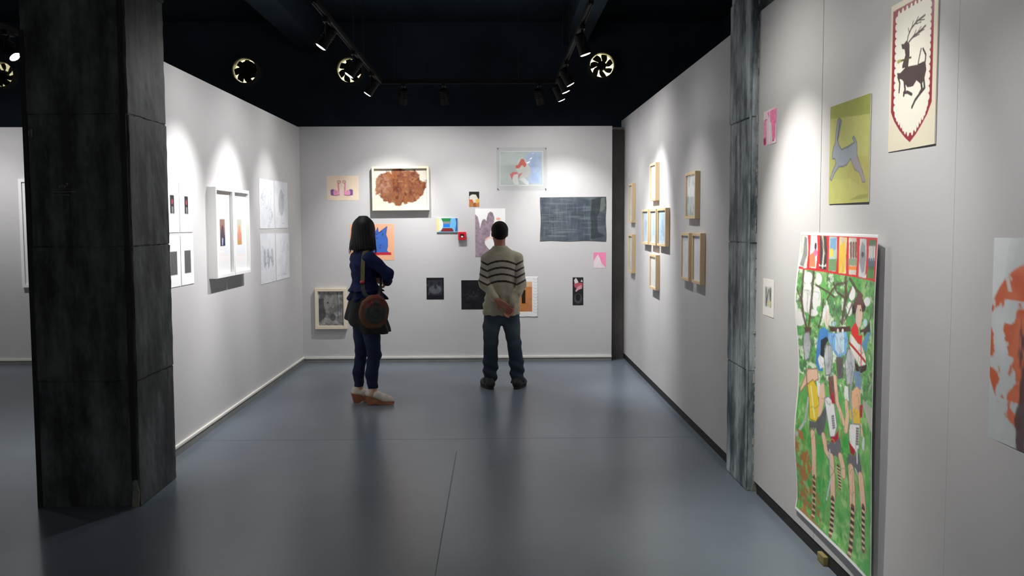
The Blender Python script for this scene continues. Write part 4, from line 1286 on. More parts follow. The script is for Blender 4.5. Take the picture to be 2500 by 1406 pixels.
c.poly([(490, 590), (540, 612), (580, 590), (605, 700), (606, 760), (570, 740), (545, 690), (500, 690), (485, 640)], (100, 100, 106), 1, 0.15)
c.line([(560, 560), (566, 660)], .008, (200, 204, 208)); c.line([(552, 700), (585, 770)], .008, (180, 186, 190))
leg([(518, 700), (530, 830), (538, 965)], .034); laces([(540, 968), (538, 1100), (530, 1300)], .024)
leg([(600, 765), (615, 870), (628, 970)], .034); laces([(628, 972), (630, 1100), (636, 1270)], .022)
c.line([(505, 0), (495, 180), (520, 380)], .010, (150, 154, 160)); c.line([(195, 0), (205, 160)], .008, (130, 120, 110))
c.xf = None
keep, c.Hm = c.Hm, None
c.line([(0.005, 0), (0.005, 1)], .012, (226, 226, 220)); c.line([(0.999, 0), (0.999, 1)], .006, (226, 226, 220)); c.line([(0, 0.004), (1, 0.004)], .012, (228, 228, 222)); c.line([(0, 0.994), (1, 0.994)], .014, (228, 228, 222))
c.Hm = keep
c.scribble(34, (84, 88, 78), 0.0028, 0.5, 251, (0.04, 0.20, 0.96, 0.44), 0.022, 9)
c.scribble(30, (70, 120, 66), 0.0035, 0.5, 252, (0.04, 0.55, 0.96, 0.98), 0.018, 7)
c.scribble(26, (150, 190, 120), 0.004, 0.5, 253, (0.04, 0.50, 0.96, 0.98), 0.018, 7)
c.scribble(22, (120, 124, 130), 0.003, 0.5, 254, (0.30, 0.36, 0.85, 0.56), 0.016, 8)
c.img = np.clip(c.img * 1.28, 0, 0.9)
def curl(u, v):
    left = np.clip(1 - u / 0.35, 0, 1) ** 2
    right = np.clip((u - 0.6) / 0.4, 0, 1) ** 2
    b = left * (0.030 * np.exp(-((v - 0.24) / 0.16) ** 2) + 0.022 * np.exp(-((v - 0.72) / 0.14) ** 2)) \
        + right * (0.022 + 0.010 * np.exp(-((v - 0.2) / 0.2) ** 2) + 0.010 * np.exp(-((v - 0.55) / 0.25) ** 2)) + 0.004
    b = b + 0.010 * np.clip((v - 0.96) / 0.04, 0, 1) * (1 - right)
    return (0 * u, b, 0 * u)
hang(on_right(4.235, 0.870), 'hunters_painting', 'tall unframed green painting of hunters and runners with a red strip of scenes', 'painting', 1.03, 1.455, c, GLOSSY, thick=0.0012, shape=curl)

c = Canvas(110, 104, (200, 206, 206))
c.noise((222, 226, 228), 40, 0.5, 0.75, 0.7, 231)
c.poly([(0.1, 0.0), (0.3, 0.0), (0.26, 0.25), (0.14, 0.3)], (226, 230, 230), 0.5)
U, V = c.U, c.V
dd = np.hypot((U - 0.5) / 0.375, (V - 0.515) / 0.40)
n1 = fbm(c.W, c.H, 26, 232, 5); n2 = fbm(c.W, c.H, 14, 233, 4)
ring = np.clip((1 - dd) / 0.015, 0, 1)
gaps = 0.34 + 0.16 * np.exp(-((U - 0.30 - 0.06 * np.sin(V * 9)) / 0.10) ** 2) * (V > 0.30) + 0.10 * (V > 0.78)
ink = np.clip((n1 * 0.45 + n2 * 0.55 - gaps) / 0.03, 0, 1)
c.blend(ring * ink, (206, 92, 44), 0.97)
c.blend(ring * ink * np.clip((U - 0.2) / 0.2, 0, 1) * np.clip((n1 - .4) / .2, 0, 1), (224, 128, 92), 0.8)
c.blend(ring * np.clip((0.02 - np.abs(U - 0.30 - (V - 0.22) * 0.4)) / 0.01, 0, 1) * (V < 0.26), (206, 208, 206), 0.9)
n5 = fbm(c.W, c.H, 16, 240, 4, 0.35, 2.5)
bark = np.clip((0.085 + 0.10 * (n5 - .5) - np.abs(U - 0.475 + 0.03 * np.sin(V * 7))) / 0.01, 0, 1) * np.clip((V - 0.42 - 0.5 * (n5 - 0.5)) / 0.02, 0, 1) * np.clip((n5 - 0.32) / 0.05, 0, 1)
c.blend(bark, (92, 68, 72), 0.95)
hang(on_right(2.69, 1.277), 'disc_print', 'pale sheet with a mottled orange disc at the right edge of the photo', 'print', 0.68, 0.643, c, GLOSSY, thick=0.002)

# ------------------------------------------------------------------ people: smooth-blended solids turned into one skin
class Solid:
    def __init__(s, lo, hi, h):
        s.lo, s.h = np.array(lo, float), h
        n = np.ceil((np.array(hi) - s.lo) / h).astype(int) + 1
        s.ax = [s.lo[i] + h * np.arange(n[i]) for i in range(3)]
        s.D = np.full(tuple(n), 0.5)
    def region(s, a, b, pad):
        sl = []
        for i in range(3):
            i0 = max(0, int((min(a[i], b[i]) - pad - s.lo[i]) / s.h))
            i1 = min(len(s.ax[i]), int((max(a[i], b[i]) + pad - s.lo[i]) / s.h) + 2)
            sl.append(slice(i0, max(i1, i0 + 1)))
        g = [s.ax[0][sl[0]][:, None, None], s.ax[1][sl[1]][None, :, None], s.ax[2][sl[2]][None, None, :]]
        return tuple(sl), g
    def join(s, sl, d, k):
        a = s.D[sl]
        if np.max(k) > 0:
            t = np.clip(0.5 + 0.5 * (d - a) / k, 0, 1)
            s.D[sl] = d * (1 - t) + a * t - k * t * (1 - t)
        else:
            s.D[sl] = np.minimum(a, d)
    def cone(s, a, b, r1, r2, k=0.02):
        a, b = np.array(a, float), np.array(b, float)
        sl, (X, Y, Z) = s.region(a, b, max(r1, r2) + k + 2 * s.h)
        d = b - a
        L2 = max(d @ d, 1e-9)
        t = np.clip(((X - a[0]) * d[0] + (Y - a[1]) * d[1] + (Z - a[2]) * d[2]) / L2, 0, 1)
        q = np.sqrt((X - a[0] - t * d[0]) ** 2 + (Y - a[1] - t * d[1]) ** 2 + (Z - a[2] - t * d[2]) ** 2)
        s.join(sl, q - (r1 + (r2 - r1) * t), k)
        return s
    def chain(s, P, R, k=0.02):
        for i in range(len(P) - 1):
            s.cone(P[i], P[i + 1], R[i], R[i + 1], k)
        return s
    def ell(s, c, r, k=0.02, yaw=0.0, pitch=0.0):
        c, r = np.array(c, float), np.array(r, float)
        m = r.max()
        sl, (X, Y, Z) = s.region(c - m, c + m, k + 2 * s.h)
        x, y, z = X - c[0], Y - c[1], Z - c[2]
        cy, sy = math.cos(yaw), math.sin(yaw)
        x, y = x * cy + y * sy, -x * sy + y * cy
        if pitch:
            cp, sp = math.cos(pitch), math.sin(pitch)
            y, z = y * cp + z * sp, -y * sp + z * cp
        k0 = np.sqrt((x / r[0]) ** 2 + (y / r[1]) ** 2 + (z / r[2]) ** 2)
        k1 = np.sqrt((x / r[0] ** 2) ** 2 + (y / r[1] ** 2) ** 2 + (z / r[2] ** 2) ** 2) + 1e-9
        s.join(sl, k0 * (k0 - 1) / k1, k)
        return s
    def loft(s, rows, k=0.02, n=2.3, cap=True):
        """rows of (z, cx, cy, half width, half depth), lowest first"""
        rows = np.array(rows, float)
        z0, z1 = rows[0, 0], rows[-1, 0]
        zz = np.linspace(z0, z1, 160)
        T = [np.interp(zz, rows[:, 0], rows[:, i]) for i in range(1, 5)]
        ker = np.hanning(15); ker /= ker.sum()
        T = [np.convolve(np.pad(q, 7, mode='edge'), ker, 'valid') for q in T]
        a = np.array([(rows[:, 1] - rows[:, 3]).min(), (rows[:, 2] - rows[:, 4]).min(), z0])
        b = np.array([(rows[:, 1] + rows[:, 3]).max(), (rows[:, 2] + rows[:, 4]).max(), z1])
        sl, (X, Y, Z) = s.region(a, b, k + 3 * s.h)
        zc = np.clip(Z, z0, z1)
        cx, cy, w, d = [np.interp(zc, zz, q) for q in T]
        q = (np.abs((X - cx) / w) ** n + np.abs((Y - cy) / d) ** n) ** (1 / n)
        dd = (q - 1) * np.minimum(w, d)
        if cap:
            dd = np.maximum(dd, np.maximum(z0 - Z, Z - z1))
        s.join(sl, dd, k)
        return s
    def cut(s, fn):
        """keep only where fn(X, Y, Z) <= 0"""
        X, Y, Z = s.ax[0][:, None, None], s.ax[1][None, :, None], s.ax[2][None, None, :]
        s.D = np.maximum(s.D, fn(X, Y, Z))
        return s
    def bump(s, fn):
        X, Y, Z = s.ax[0][:, None, None], s.ax[1][None, :, None], s.ax[2][None, None, :]
        s.D = s.D + fn(X, Y, Z)
        return s
    def mesh(s):
        """naive surface nets"""
        D = s.D
        S = D < 0
        c = [S[i:S.shape[0] - 1 + i, j:S.shape[1] - 1 + j, k:S.shape[2] - 1 + k] for i in (0, 1) for j in (0, 1) for k in (0, 1)]
        tot = sum(q.astype(np.int8) for q in c)
        act = (tot > 0) & (tot < 8)
        idx = np.full(act.shape, -1)
        I = np.argwhere(act)
        idx[act] = np.arange(len(I))
        acc = np.zeros((len(I), 3)); cnt = np.zeros(len(I))
        corner = [(i, j, k) for i in (0, 1) for j in (0, 1) for k in (0, 1)]
        for a in corner:
            for ax in range(3):
                if a[ax] == 1:
                    continue
                b = list(a); b[ax] = 1
                da = D[I[:, 0] + a[0], I[:, 1] + a[1], I[:, 2] + a[2]]
                db = D[I[:, 0] + b[0], I[:, 1] + b[1], I[:, 2] + b[2]]
                m = (da < 0) != (db < 0)
                t = np.where(m, da / np.where(m, da - db, 1), 0)
                p = np.repeat(np.array(a, float)[None], len(I), 0)
                p[:, ax] += t
                acc[m] += p[m]; cnt[m] += 1
        V = s.lo + (I + acc / cnt[:, None]) * s.h
        F = []
        for ax in range(3):
            o1, o2 = [(1, 2), (2, 0), (0, 1)][ax]
            A = S
            sl0 = [slice(None)] * 3; sl1 = [slice(None)] * 3
            sl0[ax] = slice(0, -1); sl1[ax] = slice(1, None)
            e = S[tuple(sl0)] != S[tuple(sl1)]
            ins = S[tuple(sl0)]
            E_ = np.argwhere(e)
            ok = np.ones(len(E_), bool)
            for o in (o1, o2):
                ok &= (E_[:, o] > 0) & (E_[:, o] < S.shape[o] - 1)
            E_ = E_[ok]
            q = []
            for d1, d2 in ((-1, -1), (0, -1), (0, 0), (-1, 0)):
                P = E_.copy(); P[:, o1] += d1; P[:, o2] += d2
                q.append(idx[P[:, 0], P[:, 1], P[:, 2]])
            q = np.stack(q, 1)
            flip = ~ins[E_[:, 0], E_[:, 1], E_[:, 2]]
            q[flip] = q[flip][:, ::-1]
            F.append(q)
        F = np.concatenate(F)
        F = F[(F >= 0).all(1)]
        return V, F

def skin(name, solid, m, parent, color=None, smooth_iter=1):
    V, F = solid.mesh()
    if smooth_iter:
        N = len(V)
        E_ = np.vstack([F[:, [0, 1]], F[:, [1, 2]], F[:, [2, 3]], F[:, [3, 0]]])
        for _ in range(smooth_iter):
            acc = np.zeros_like(V); cn = np.zeros(N)
            np.add.at(acc, E_[:, 0], V[E_[:, 1]]); np.add.at(cn, E_[:, 0], 1)
            np.add.at(acc, E_[:, 1], V[E_[:, 0]]); np.add.at(cn, E_[:, 1], 1)
            V = V * 0.5 + 0.5 * acc / np.maximum(cn, 1)[:, None]
    o = obj(name, V.tolist(), F.tolist(), m, parent, True)
    if color is not None:
        cc = color(V)
        at = o.data.attributes.new('paint', 'FLOAT_COLOR', 'POINT')
        at.data.foreach_set('color', np.c_[cc, np.ones(len(cc))].astype(np.float32).ravel())
    return o

def hand(S, wrist, d, n, side, curl=0.5, k=0.004, spread=0.0, thumb_in=0.0):
    """palm and five fingers; d = direction of the fingers, n = the way the palm faces, side = +1/-1 puts the thumb"""
    wrist, d, n = (Vector(q) for q in (wrist, d, n))
    d.normalize(); n = (n - d * n.dot(d)).normalized()
    a = d.cross(n) * side
    offs = [0.027, 0.009, -0.009, -0.026]
    lens = [0.92, 1.0, 0.94, 0.76]
    for o, l in zip(offs, lens):
        k0 = wrist + a * o * 0.6 + d * 0.004
        k1 = wrist + a * o + d * (0.076 + 0.006 * l)
        S.cone(k0, k1, 0.0150, 0.0122, 0.007)
        p, ang, f = k1, 0.18, None
        for L_, r1, r2 in ((0.040, 0.0098, 0.0088), (0.026, 0.0088, 0.0080), (0.020, 0.0080, 0.0070)):
            ang += curl
            f = (d * math.cos(ang) + n * math.sin(ang) + a * (o * spread)).normalized()
            q = p + f * L_ * l
            S.cone(p, q, r1, r2, k)
            p = q
    b0 = wrist + a * 0.018 + d * 0.012
    b1 = b0 + (a * (0.8 - thumb_in) + d * 0.62 + n * (0.15 + thumb_in)).normalized() * 0.045
    b2 = b1 + (a * (0.35 - thumb_in) + d * 0.9 + n * (0.3 + thumb_in)).normalized() * 0.032
    b3 = b2 + (a * (0.1 - thumb_in) + d * 0.95 + n * (0.4 + thumb_in)).normalized() * 0.024
    S.chain([b0, b1, b2, b3], [0.015, 0.0115, 0.0100, 0.0082], 0.006)

def head(S, c, yaw, sc=1.0):
    """skull, jaw, nose, brow, lips and ears looking along +y turned by yaw"""
    c = np.array(c, float)
    cy, sy = math.cos(yaw), math.sin(yaw)
    def P(x, y, z):
        x, y, z = x * sc, y * sc, z * sc
        return (c[0] + x * cy - y * sy, c[1] + x * sy + y * cy, c[2] + z)
    S.ell(P(0, -0.012, 0.028), np.array([0.073, 0.090, 0.083]) * sc, 0.02, yaw)
    S.ell(P(0, 0.022, -0.035), np.array([0.058, 0.066, 0.078]) * sc, 0.03, yaw)
    S.ell(P(0, 0.062, -0.090), np.array([0.026, 0.022, 0.020]) * sc, 0.02, yaw)
    S.cone(P(0, 0.086, 0.006), P(0, 0.104, -0.034), 0.008 * sc, 0.012 * sc, 0.010)
    for s_ in (-1, 1):
        S.ell(P(s_ * 0.013, 0.092, -0.036), np.array([0.010, 0.010, 0.008]) * sc, 0.006, yaw)
        S.ell(P(s_ * 0.030, 0.076, 0.020), np.array([0.020, 0.010, 0.007]) * sc, 0.010, yaw)
        S.ell(P(s_ * 0.077, -0.006, -0.012), np.array([0.010, 0.020, 0.032]) * sc, 0.006, yaw + s_ * 0.35)
        S.ell(P(s_ * 0.032, 0.074, 0.002), np.array([0.013, 0.010, 0.008]) * sc, 0.004, yaw)
    S.ell(P(0, 0.086, -0.060), np.array([0.022, 0.010, 0.005]) * sc, 0.005, yaw)
    S.ell(P(0, 0.083, -0.070), np.array([0.019, 0.010, 0.006]) * sc, 0.005, yaw)
    return P

def face_color(base, P, sc=1.0):
    """skin tone with eyes, brows and lips tinted on the face"""
    eyes = [np.array(P(s_ * 0.032, 0.084, 0.002)) for s_ in (-1, 1)]
    brows = [np.array(P(s_ * 0.032, 0.086, 0.020)) for s_ in (-1, 1)]
    lip = np.array(P(0, 0.093, -0.065))
    def f(V):
        c_ = np.repeat(lin(base)[None], len(V), 0)
        for e in eyes:
            c_[np.linalg.norm(V - e, axis=1) < 0.011] = lin((60, 46, 40))
        for e in brows:
            q = V - e
            c_[(np.abs(q[:, 2]) < 0.006) & (np.linalg.norm(q, axis=1) < 0.02)] = lin((40, 32, 28))
        q = V - lip
        c_[(np.abs(q[:, 2]) < 0.010) & (np.linalg.norm(q, axis=1) < 0.022)] = lin((150, 84, 78))
        return c_
    return f

SKIN = attr_mat('skin', 0.55, 0.35)
KNIT = attr_mat('knit_wool', 0.9, 0.15, sheen=0.4, bump=0.35, bscale=120)
DENIM = attr_mat('denim', 0.85, 0.2, bump=0.15, bscale=260)
HAIR = mat('black_hair', (13, 11, 11), 0.7, spec=0.2, vary=0.3, vscale=40, bump=0.3, bscale=90)

def soles(name, outline, z0, z1, m, parent):
    n = len(outline)
    v = [(x, y, z0) for x, y in outline] + [(x, y, z1) for x, y in outline]
    f = [tuple(range(n))[::-1], tuple(range(n, 2 * n))] + [(i, (i + 1) % n, n + (i + 1) % n, n + i) for i in range(n)]
    return obj(name, v, f, m, parent)

# ---- the man, seen from behind, hands clasped at his back; built facing +y
def man():
    t = thing('person', 'man seen from behind in a striped beige jumper and jeans, hands clasped behind his back', 'person', (0.066, 9.19, 0))
    yaw = 0.30
    hc = (-0.033, 0.012, 1.556)
    B = Solid((-0.33, -0.28, 0.0), (0.33, 0.28, 1.70), 0.0065)
    P = head(B, hc, yaw)
    B.cone((-0.026, -0.012, 1.36), (-0.031, 0.002, 1.50), 0.058, 0.054, 0.03)
    B.loft([(0.78, -0.01, 0, 0.13, 0.085), (0.95, -0.015, 0, 0.125, 0.08), (1.2, -0.01, 0, 0.145, 0.09), (1.32, -0.012, 0, 0.15, 0.075), (1.39, -0.02, 0, 0.06, 0.05)], 0.03)
    LS, LE, LW = (-0.160, -0.005, 1.295), (-0.190, -0.062, 1.065), (-0.060, -0.176, 0.900)
    RS, RE, RW = (0.146, -0.005, 1.305), (0.182, -0.062, 1.045), (0.092, -0.145, 0.848)
    B.chain([LS, LE, LW], [0.045, 0.036, 0.026], 0.02)
    B.chain([RS, RE, RW], [0.045, 0.036, 0.026], 0.02)
    hand(B, (-0.050, -0.182, 0.893), (0.80, -0.03, -0.60), (0.1, 0.95, 0.1), -1, 0.07, spread=3.0)
    hand(B, (0.088, -0.140, 0.842), (-0.46, -0.05, -0.76), (0.0, -0.95, 0.1), -1, 0.50, thumb_in=0.3)
    for hip, kn, an, s_ in (((-0.085, 0, 0.80), (-0.120, 0.012, 0.45), (-0.132, -0.012, 0.09), -1), ((0.072, 0, 0.80), (0.108, 0.012, 0.45), (0.142, -0.012, 0.09), 1)):
        B.chain([hip, kn, an], [0.072, 0.048, 0.036], 0.03)
        B.chain([an, (an[0], an[1] - 0.03, 0.045), (an[0] + s_ * 0.035, 0.14, 0.04)], [0.034, 0.032, 0.028], 0.02)
    skin('body', B, SKIN, t, face_color((164, 110, 92), P))

    Hh = Solid((-0.17, -0.14, 1.42), (0.11, 0.16, 1.70), 0.005)
    Hh.ell((hc[0] - math.sin(yaw) * -0.014, hc[1] - 0.014, hc[2] + 0.028), (0.083, 0.101, 0.090), 0.01, yaw)
    Hh.ell((hc[0] + 0.004, hc[1] - 0.045, hc[2] - 0.015), (0.068, 0.055, 0.058), 0.03, yaw)
    cy, sy = math.cos(yaw), math.sin(yaw)
    def trim(X, Y, Z):
        yl = -(X - hc[0]) * sy + (Y - hc[1]) * cy
        xl = (X - hc[0]) * cy + (Y - hc[1]) * sy
        side = np.abs(xl)
        front = (1.487 + np.clip(yl + 0.06, 0, 1) * 0.95 - Z) / 1.38
        ear = 0.024 - np.sqrt((yl + 0.004) ** 2 + (Z - 1.54) ** 2) - np.clip(0.055 - side, 0, 1)
        return np.maximum(front, ear)
    Hh.cut(trim)
    Hh.bump(lambda X, Y, Z: 0.0012 * np.sin(X * 420 + Z * 60) * np.sin(Z * 380 + Y * 200))
    skin('hair', Hh, HAIR, t)

    Sw = Solid((-0.34, -0.26, 0.70), (0.34, 0.24, 1.48), 0.0065)
    Sw.loft([(0.738, -0.014, 0, 0.180, 0.118), (0.80, -0.014, 0, 0.182, 0.120), (0.90, -0.012, 0, 0.172, 0.118), (1.02, -0.012, 0, 0.150, 0.112), (1.18, -0.012, 0, 0.148, 0.114), (1.27, -0.012, 0, 0.168, 0.110), (1.325, -0.014, 0, 0.166, 0.096), (1.368, -0.02, 0, 0.132, 0.080), (1.425, -0.027, 0.0, 0.064, 0.062)], 0.02, 2.4)
    Ar = Solid((-0.34, -0.26, 0.70), (0.34, 0.24, 1.48), 0.0065)
    Ar.chain([(LS[0] + 0.03, 0, 1.325), LS, LE, (-0.076, -0.160, 0.918)], [0.040, 0.055, 0.052, 0.040], 0.02)
    Ar.chain([(RS[0] - 0.03, 0, 1.33), RS, RE, (0.097, -0.140, 0.868)], [0.040, 0.055, 0.052, 0.040], 0.02)
    zz_ = Ar.ax[2][None, None, :]
    Sw.join((slice(None),) * 3, Ar.D, 0.004 + 0.03 * np.clip((zz_ - 1.24) / 0.06, 0, 1))
    Sw.cone((-0.026, -0.010, 1.40), (-0.028, -0.004, 1.432), 0.068, 0.066, 0.015)
    Sw.cut(lambda X, Y, Z: 0.057 - np.sqrt((X + 0.028) ** 2 + (Y + 0.002) ** 2) - np.clip(1.39 - Z, 0, 1))
    Sw.cut(lambda X, Y, Z: Z - 1.428 + 0 * X + 0 * Y)
    def folds(X, Y, Z):
        a = 0.0022 * np.sin((Z + 0.35 * np.abs(X)) * 70 + X * 14) * np.clip((1.06 - Z) / 0.12, 0, 1) * np.clip((Z - 0.76) / 0.1, 0, 1)
        b = 0.0025 * np.sin((Z - 0.6 * np.abs(X)) * 85) * np.clip((np.abs(X) - 0.13) / 0.03, 0, 1) * np.clip((1.2 - Z) / 0.15, 0, 1)
        c_ = 0.0045 * np.sin(X * 65 + 1.0 + Z * 5) * np.clip((1.12 - Z) / 0.1, 0, 1)
        return a + b + c_
    Sw.bump(folds)
    base, stripe, cool = lin((164, 158, 137)), lin((34, 23, 21)), lin((166, 159, 146))
    zst = [1.280, 1.215, 1.150, 1.082]
    def knit(V):
        c_ = np.repeat(base[None], len(V), 0)
        ax = np.abs(V[:, 0] + 0.01)
        arm = np.clip((ax - 0.135) / 0.02, 0, 1)
        z = V[:, 2] + 0.036 * (np.minimum(ax, 0.14) / 0.14) ** 2 - 0.50 * np.clip(ax - 0.145, 0, 1)
        m = (z < zst[0]) & (z > zst[-1])
        c_[m] = cool
        for q in zst:
            w = np.clip((0.0115 - np.abs(z - q)) / 0.004, 0, 1)[:, None]
            c_ = c_ * (1 - w) + stripe * w
        hem = V[:, 2] < 0.775
        rib = (np.sin(V[:, 0] * 420) * 0.5 + 0.5)[:, None]
        c_[hem] = (c_ * (0.86 + 0.14 * rib))[hem]
        return c_
    skin('jumper', Sw, KNIT, t, knit)

    Tr = Solid((-0.27, -0.2, 0.0), (0.27, 0.2, 0.95), 0.0065)
    Tr.ell((-0.010, 0, 0.80), (0.160, 0.106, 0.10), 0.03)
    Tr.chain([(-0.085, 0, 0.80), (-0.117, 0.0, 0.62), (-0.124, 0.010, 0.45), (-0.128, 0.0, 0.24), (-0.133, -0.012, 0.075)], [0.092, 0.085, 0.071, 0.074, 0.066], 0.018)
    Tr.chain([(0.072, 0, 0.80), (0.086, 0.0, 0.62), (0.110, 0.010, 0.45), (0.134, 0.0, 0.24), (0.143, -0.012, 0.075)], [0.092, 0.082, 0.069, 0.072, 0.068], 0.018)
    Tr.ell((-0.016, 0, 0.71), (0.085, 0.085, 0.080), 0.02)
    Tr.cut(lambda X, Y, Z: np.maximum(0.058 - Z, Z - 0.90) + 0 * X + 0 * Y)
    Tr.bump(lambda X, Y, Z: 0.008 * np.sin(Z * 62 + X * 30 + Y * 10) * np.clip((0.34 - Z) / 0.12, 0, 1) + 0.004 * np.sin(Z * 48 - X * 26) * np.exp(-((Z - 0.47) / 0.08) ** 2) + 0.003 * np.sin(Z * 30 + X * 60) * np.clip((Z - 0.6) / 0.1, 0, 1))
    d0, d1 = lin((36, 45, 58)), lin((84, 98, 108))
    def denim(V):
        q = np.clip(1 - np.abs(V[:, 2] - 0.60) / 0.22, 0, 1) * np.clip(-V[:, 1] / 0.06, 0, 1)
        n_ = 0.5 + 0.5 * np.sin(V[:, 0] * 31 + V[:, 2] * 17) * np.sin(V[:, 2] * 23 + 1)
        w = np.clip(0.12 + 0.75 * q * (0.5 + 0.5 * n_), 0, 1)[:, None]
        return d0 * (1 - w) + d1 * w
    skin('jeans', Tr, DENIM, t, denim)
    LEATHER = mat('black_leather', (30, 27, 26), 0.5, vary=0.3, vscale=30)
    for cx, s_ in ((-0.146, -1), (0.152, 1)):
        Sh = Solid((cx - 0.14, -0.16, 0.0), (cx + 0.14, 0.26, 0.16), 0.005)
        a = s_ * 0.30
        R_ = lambda x, y, z: (cx + x * math.cos(a) + y * math.sin(a), -x * math.sin(a) + y * math.cos(a) - 0.01, z)
        Sh.chain([R_(0, -0.055, 0.050), R_(0, 0.03, 0.052), R_(0, 0.135, 0.040), R_(0, 0.175, 0.034)], [0.045, 0.046, 0.046, 0.036], 0.02)
        Sh.cone(R_(0, -0.045, 0.06), R_(0, -0.03, 0.115), 0.046, 0.044, 0.02)
        Sh.cut(lambda X, Y, Z: np.maximum(0.018 - Z, Z - 0.115) + 0 * X + 0 * Y)
        sh = skin('shoe', Sh, LEATHER, t)
        out = []
        for q in np.linspace(0, 2 * math.pi, 28, endpoint=False):
            y_ = 0.052 + 0.156 * math.sin(q)
            w_ = (0.050 if y_ > 0.05 else 0.045) * math.copysign(abs(math.cos(q)) ** 0.7, math.cos(q))
            out.append(R_(w_, y_, 0)[:2])
        soles('sole', out, 0.0, 0.021, mat('shoe_sole', (20, 18, 18), 0.7), sh)
    return t
man()

# ---- the woman, three-quarter back view, arms folded; built facing +y and turned
WYAW = -math.radians(60)
def woman():
    t = thing('person', 'woman with long black hair in a dark blue jacket and jeans, arms folded', 'person', (-1.19, 8.43, 0), WYAW)
    hc = (0.004, -0.008, 1.592)
    B = Solid((-0.30, -0.25, 0.0), (0.32, 0.34, 1.74), 0.0065)
    hy = 0.80
    P = head(B, hc, hy, 0.95)
    B.cone((0, -0.040, 1.37), (0.0, -0.018, 1.51), 0.048, 0.045, 0.03)
    B.loft([(0.80, 0, -0.02, 0.14, 0.095), (0.9, 0, -0.02, 0.15, 0.10), (1.1, 0, -0.02, 0.112, 0.075), (1.25, 0, -0.01, 0.13, 0.085), (1.34, 0, -0.03, 0.14, 0.062), (1.40, 0, -0.045, 0.05, 0.045)], 0.03)
    RS, RE, RW = (0.150, -0.018, 1.352), (0.205, 0.128, 1.198), (0.02, 0.205, 1.115)
    LS, LE, LW = (-0.158, -0.035, 1.335), (-0.190, 0.105, 1.175), (0.03, 0.175, 1.205)
    B.chain([RS, RE, RW], [0.038, 0.031, 0.022], 0.02)
    B.chain([LS, LE, LW], [0.038, 0.031, 0.022], 0.02)
    hand(B, (0.0, 0.203, 1.115), (-0.8, -0.15, 0.10), (0, -1, 0), -1, 0.30)
    hand(B, (0.055, 0.182, 1.212), (0.85, -0.25, 0.05), (0, -1, 0), 1, 0.35)
    legs = (((-0.075, -0.02, 0.80), (-0.088, -0.020, 0.46), (-0.088, -0.045, 0.15), -0.088), ((0.075, -0.01, 0.80), (0.085, 0.035, 0.46), (0.085, 0.022, 0.15), 0.085))
    for hip, kn, an, sx in legs:
        B.chain([hip, kn, an], [0.078, 0.046, 0.033], 0.03)
        B.chain([an, (sx, an[1] - 0.022, 0.105), (sx, an[1] + 0.02, 0.092)], [0.032, 0.030, 0.028], 0.015)
        B.cone((sx, an[1] + 0.01, 0.10), (sx, an[1] + 0.12, 0.052), 0.030, 0.024, 0.02)
    skin('body', B, SKIN, t, face_color((206, 160, 136), P))

    # hair built around the head's own axis, then turned with it
    Hh = Solid((-0.17, -0.19, 1.33), (0.17, 0.16, 1.74), 0.0055)
    Hh.ell((0, -0.008, 1.620), (0.096, 0.106, 0.098), 0.02)
    Hh.loft([(1.37, 0.0, -0.030, 0.112, 0.080), (1.42, 0, -0.028, 0.120, 0.092), (1.50, 0.0, -0.022, 0.114, 0.100), (1.60, 0, -0.012, 0.102, 0.106), (1.66, 0, -0.008, 0.080, 0.090), (1.715, 0, -0.008, 0.030, 0.036)], 0.03, 2.1)
    # the face stays clear in front
    Hh.cut(lambda X, Y, Z: np.minimum(np.minimum((Y - 0.050) + 0 * X + 0 * Z, 1.655 - Z + 0 * X + 0 * Y), 0.068 - np.abs(X) + 0 * Y + 0 * Z + np.clip(0.05 - Y, 0, 1)))
    def strands(X, Y, Z):
        an = np.arctan2(X, -(Y + 0.02))
        lower = np.clip((1.62 - Z) / 0.15, 0, 1)
        return (0.0022 * np.sin(an * 26 + 3 * np.sin(Z * 9)) + 0.0014 * np.sin(an * 57 + Z * 14)) * (0.3 + 0.7 * lower)
    Hh.bump(strands)
    Hh.cut(lambda X, Y, Z: 1.412 + 0.008 * np.sin(X * 60) + 0.006 * np.sin(X * 140 + Y * 40) - Z)
    ho = skin('hair', Hh, mat('long_black_hair', (13, 12, 12), 0.6, spec=0.25, vary=0.3, vscale=40, stretch=(1, 1, 0.08)), t)
    ho.location = (hc[0] - 0.006, hc[1] - 0.004, 0)
    ho.rotation_euler = (0, 0, hy)
    for k in range(30):
        a = -2.2 + 4.4 * k / 29
        pts = []
        for q in range(6):
            z = 1.55 - 0.033 * q - 0.006 * (k % 3)
            rr = 0.100 + 0.0035 * q + 0.002 * math.sin(k * 1.7 + q) + 0.003 * math.sin(k * 2.1)
            pts.append((rr * 1.08 * math.sin(a), -0.018 - 0.003 * q - rr * 0.84 * math.cos(a), z))
        MB().tube(pts, [0.001, 0.003, 0.0035, 0.003, 0.002, 0.0006], 5).build('hair_lock', MATS['long_black_hair'], ho, True)

    Jk = Solid((-0.33, -0.28, 0.94), (0.36, 0.38, 1.47), 0.0065)
    Jk.loft([(0.968, 0, 0.012, 0.192, 0.178), (1.00, 0, 0.008, 0.170, 0.154), (1.045, 0, -0.005, 0.146, 0.124), (1.09, 0, -0.015, 0.136, 0.108), (1.16, 0, -0.02, 0.134, 0.100), (1.27, 0, -0.022, 0.154, 0.114), (1.335, 0, -0.032, 0.162, 0.094), (1.378, 0, -0.038, 0.128, 0.076), (1.42, 0, -0.042, 0.058, 0.056)], 0.012, 2.2)
    Jk.loft([(1.040, 0, 0.0, 0.180, 0.160), (1.07, 0, -0.008, 0.156, 0.132), (1.115, 0, -0.016, 0.132, 0.104)], 0.0, 2.2)
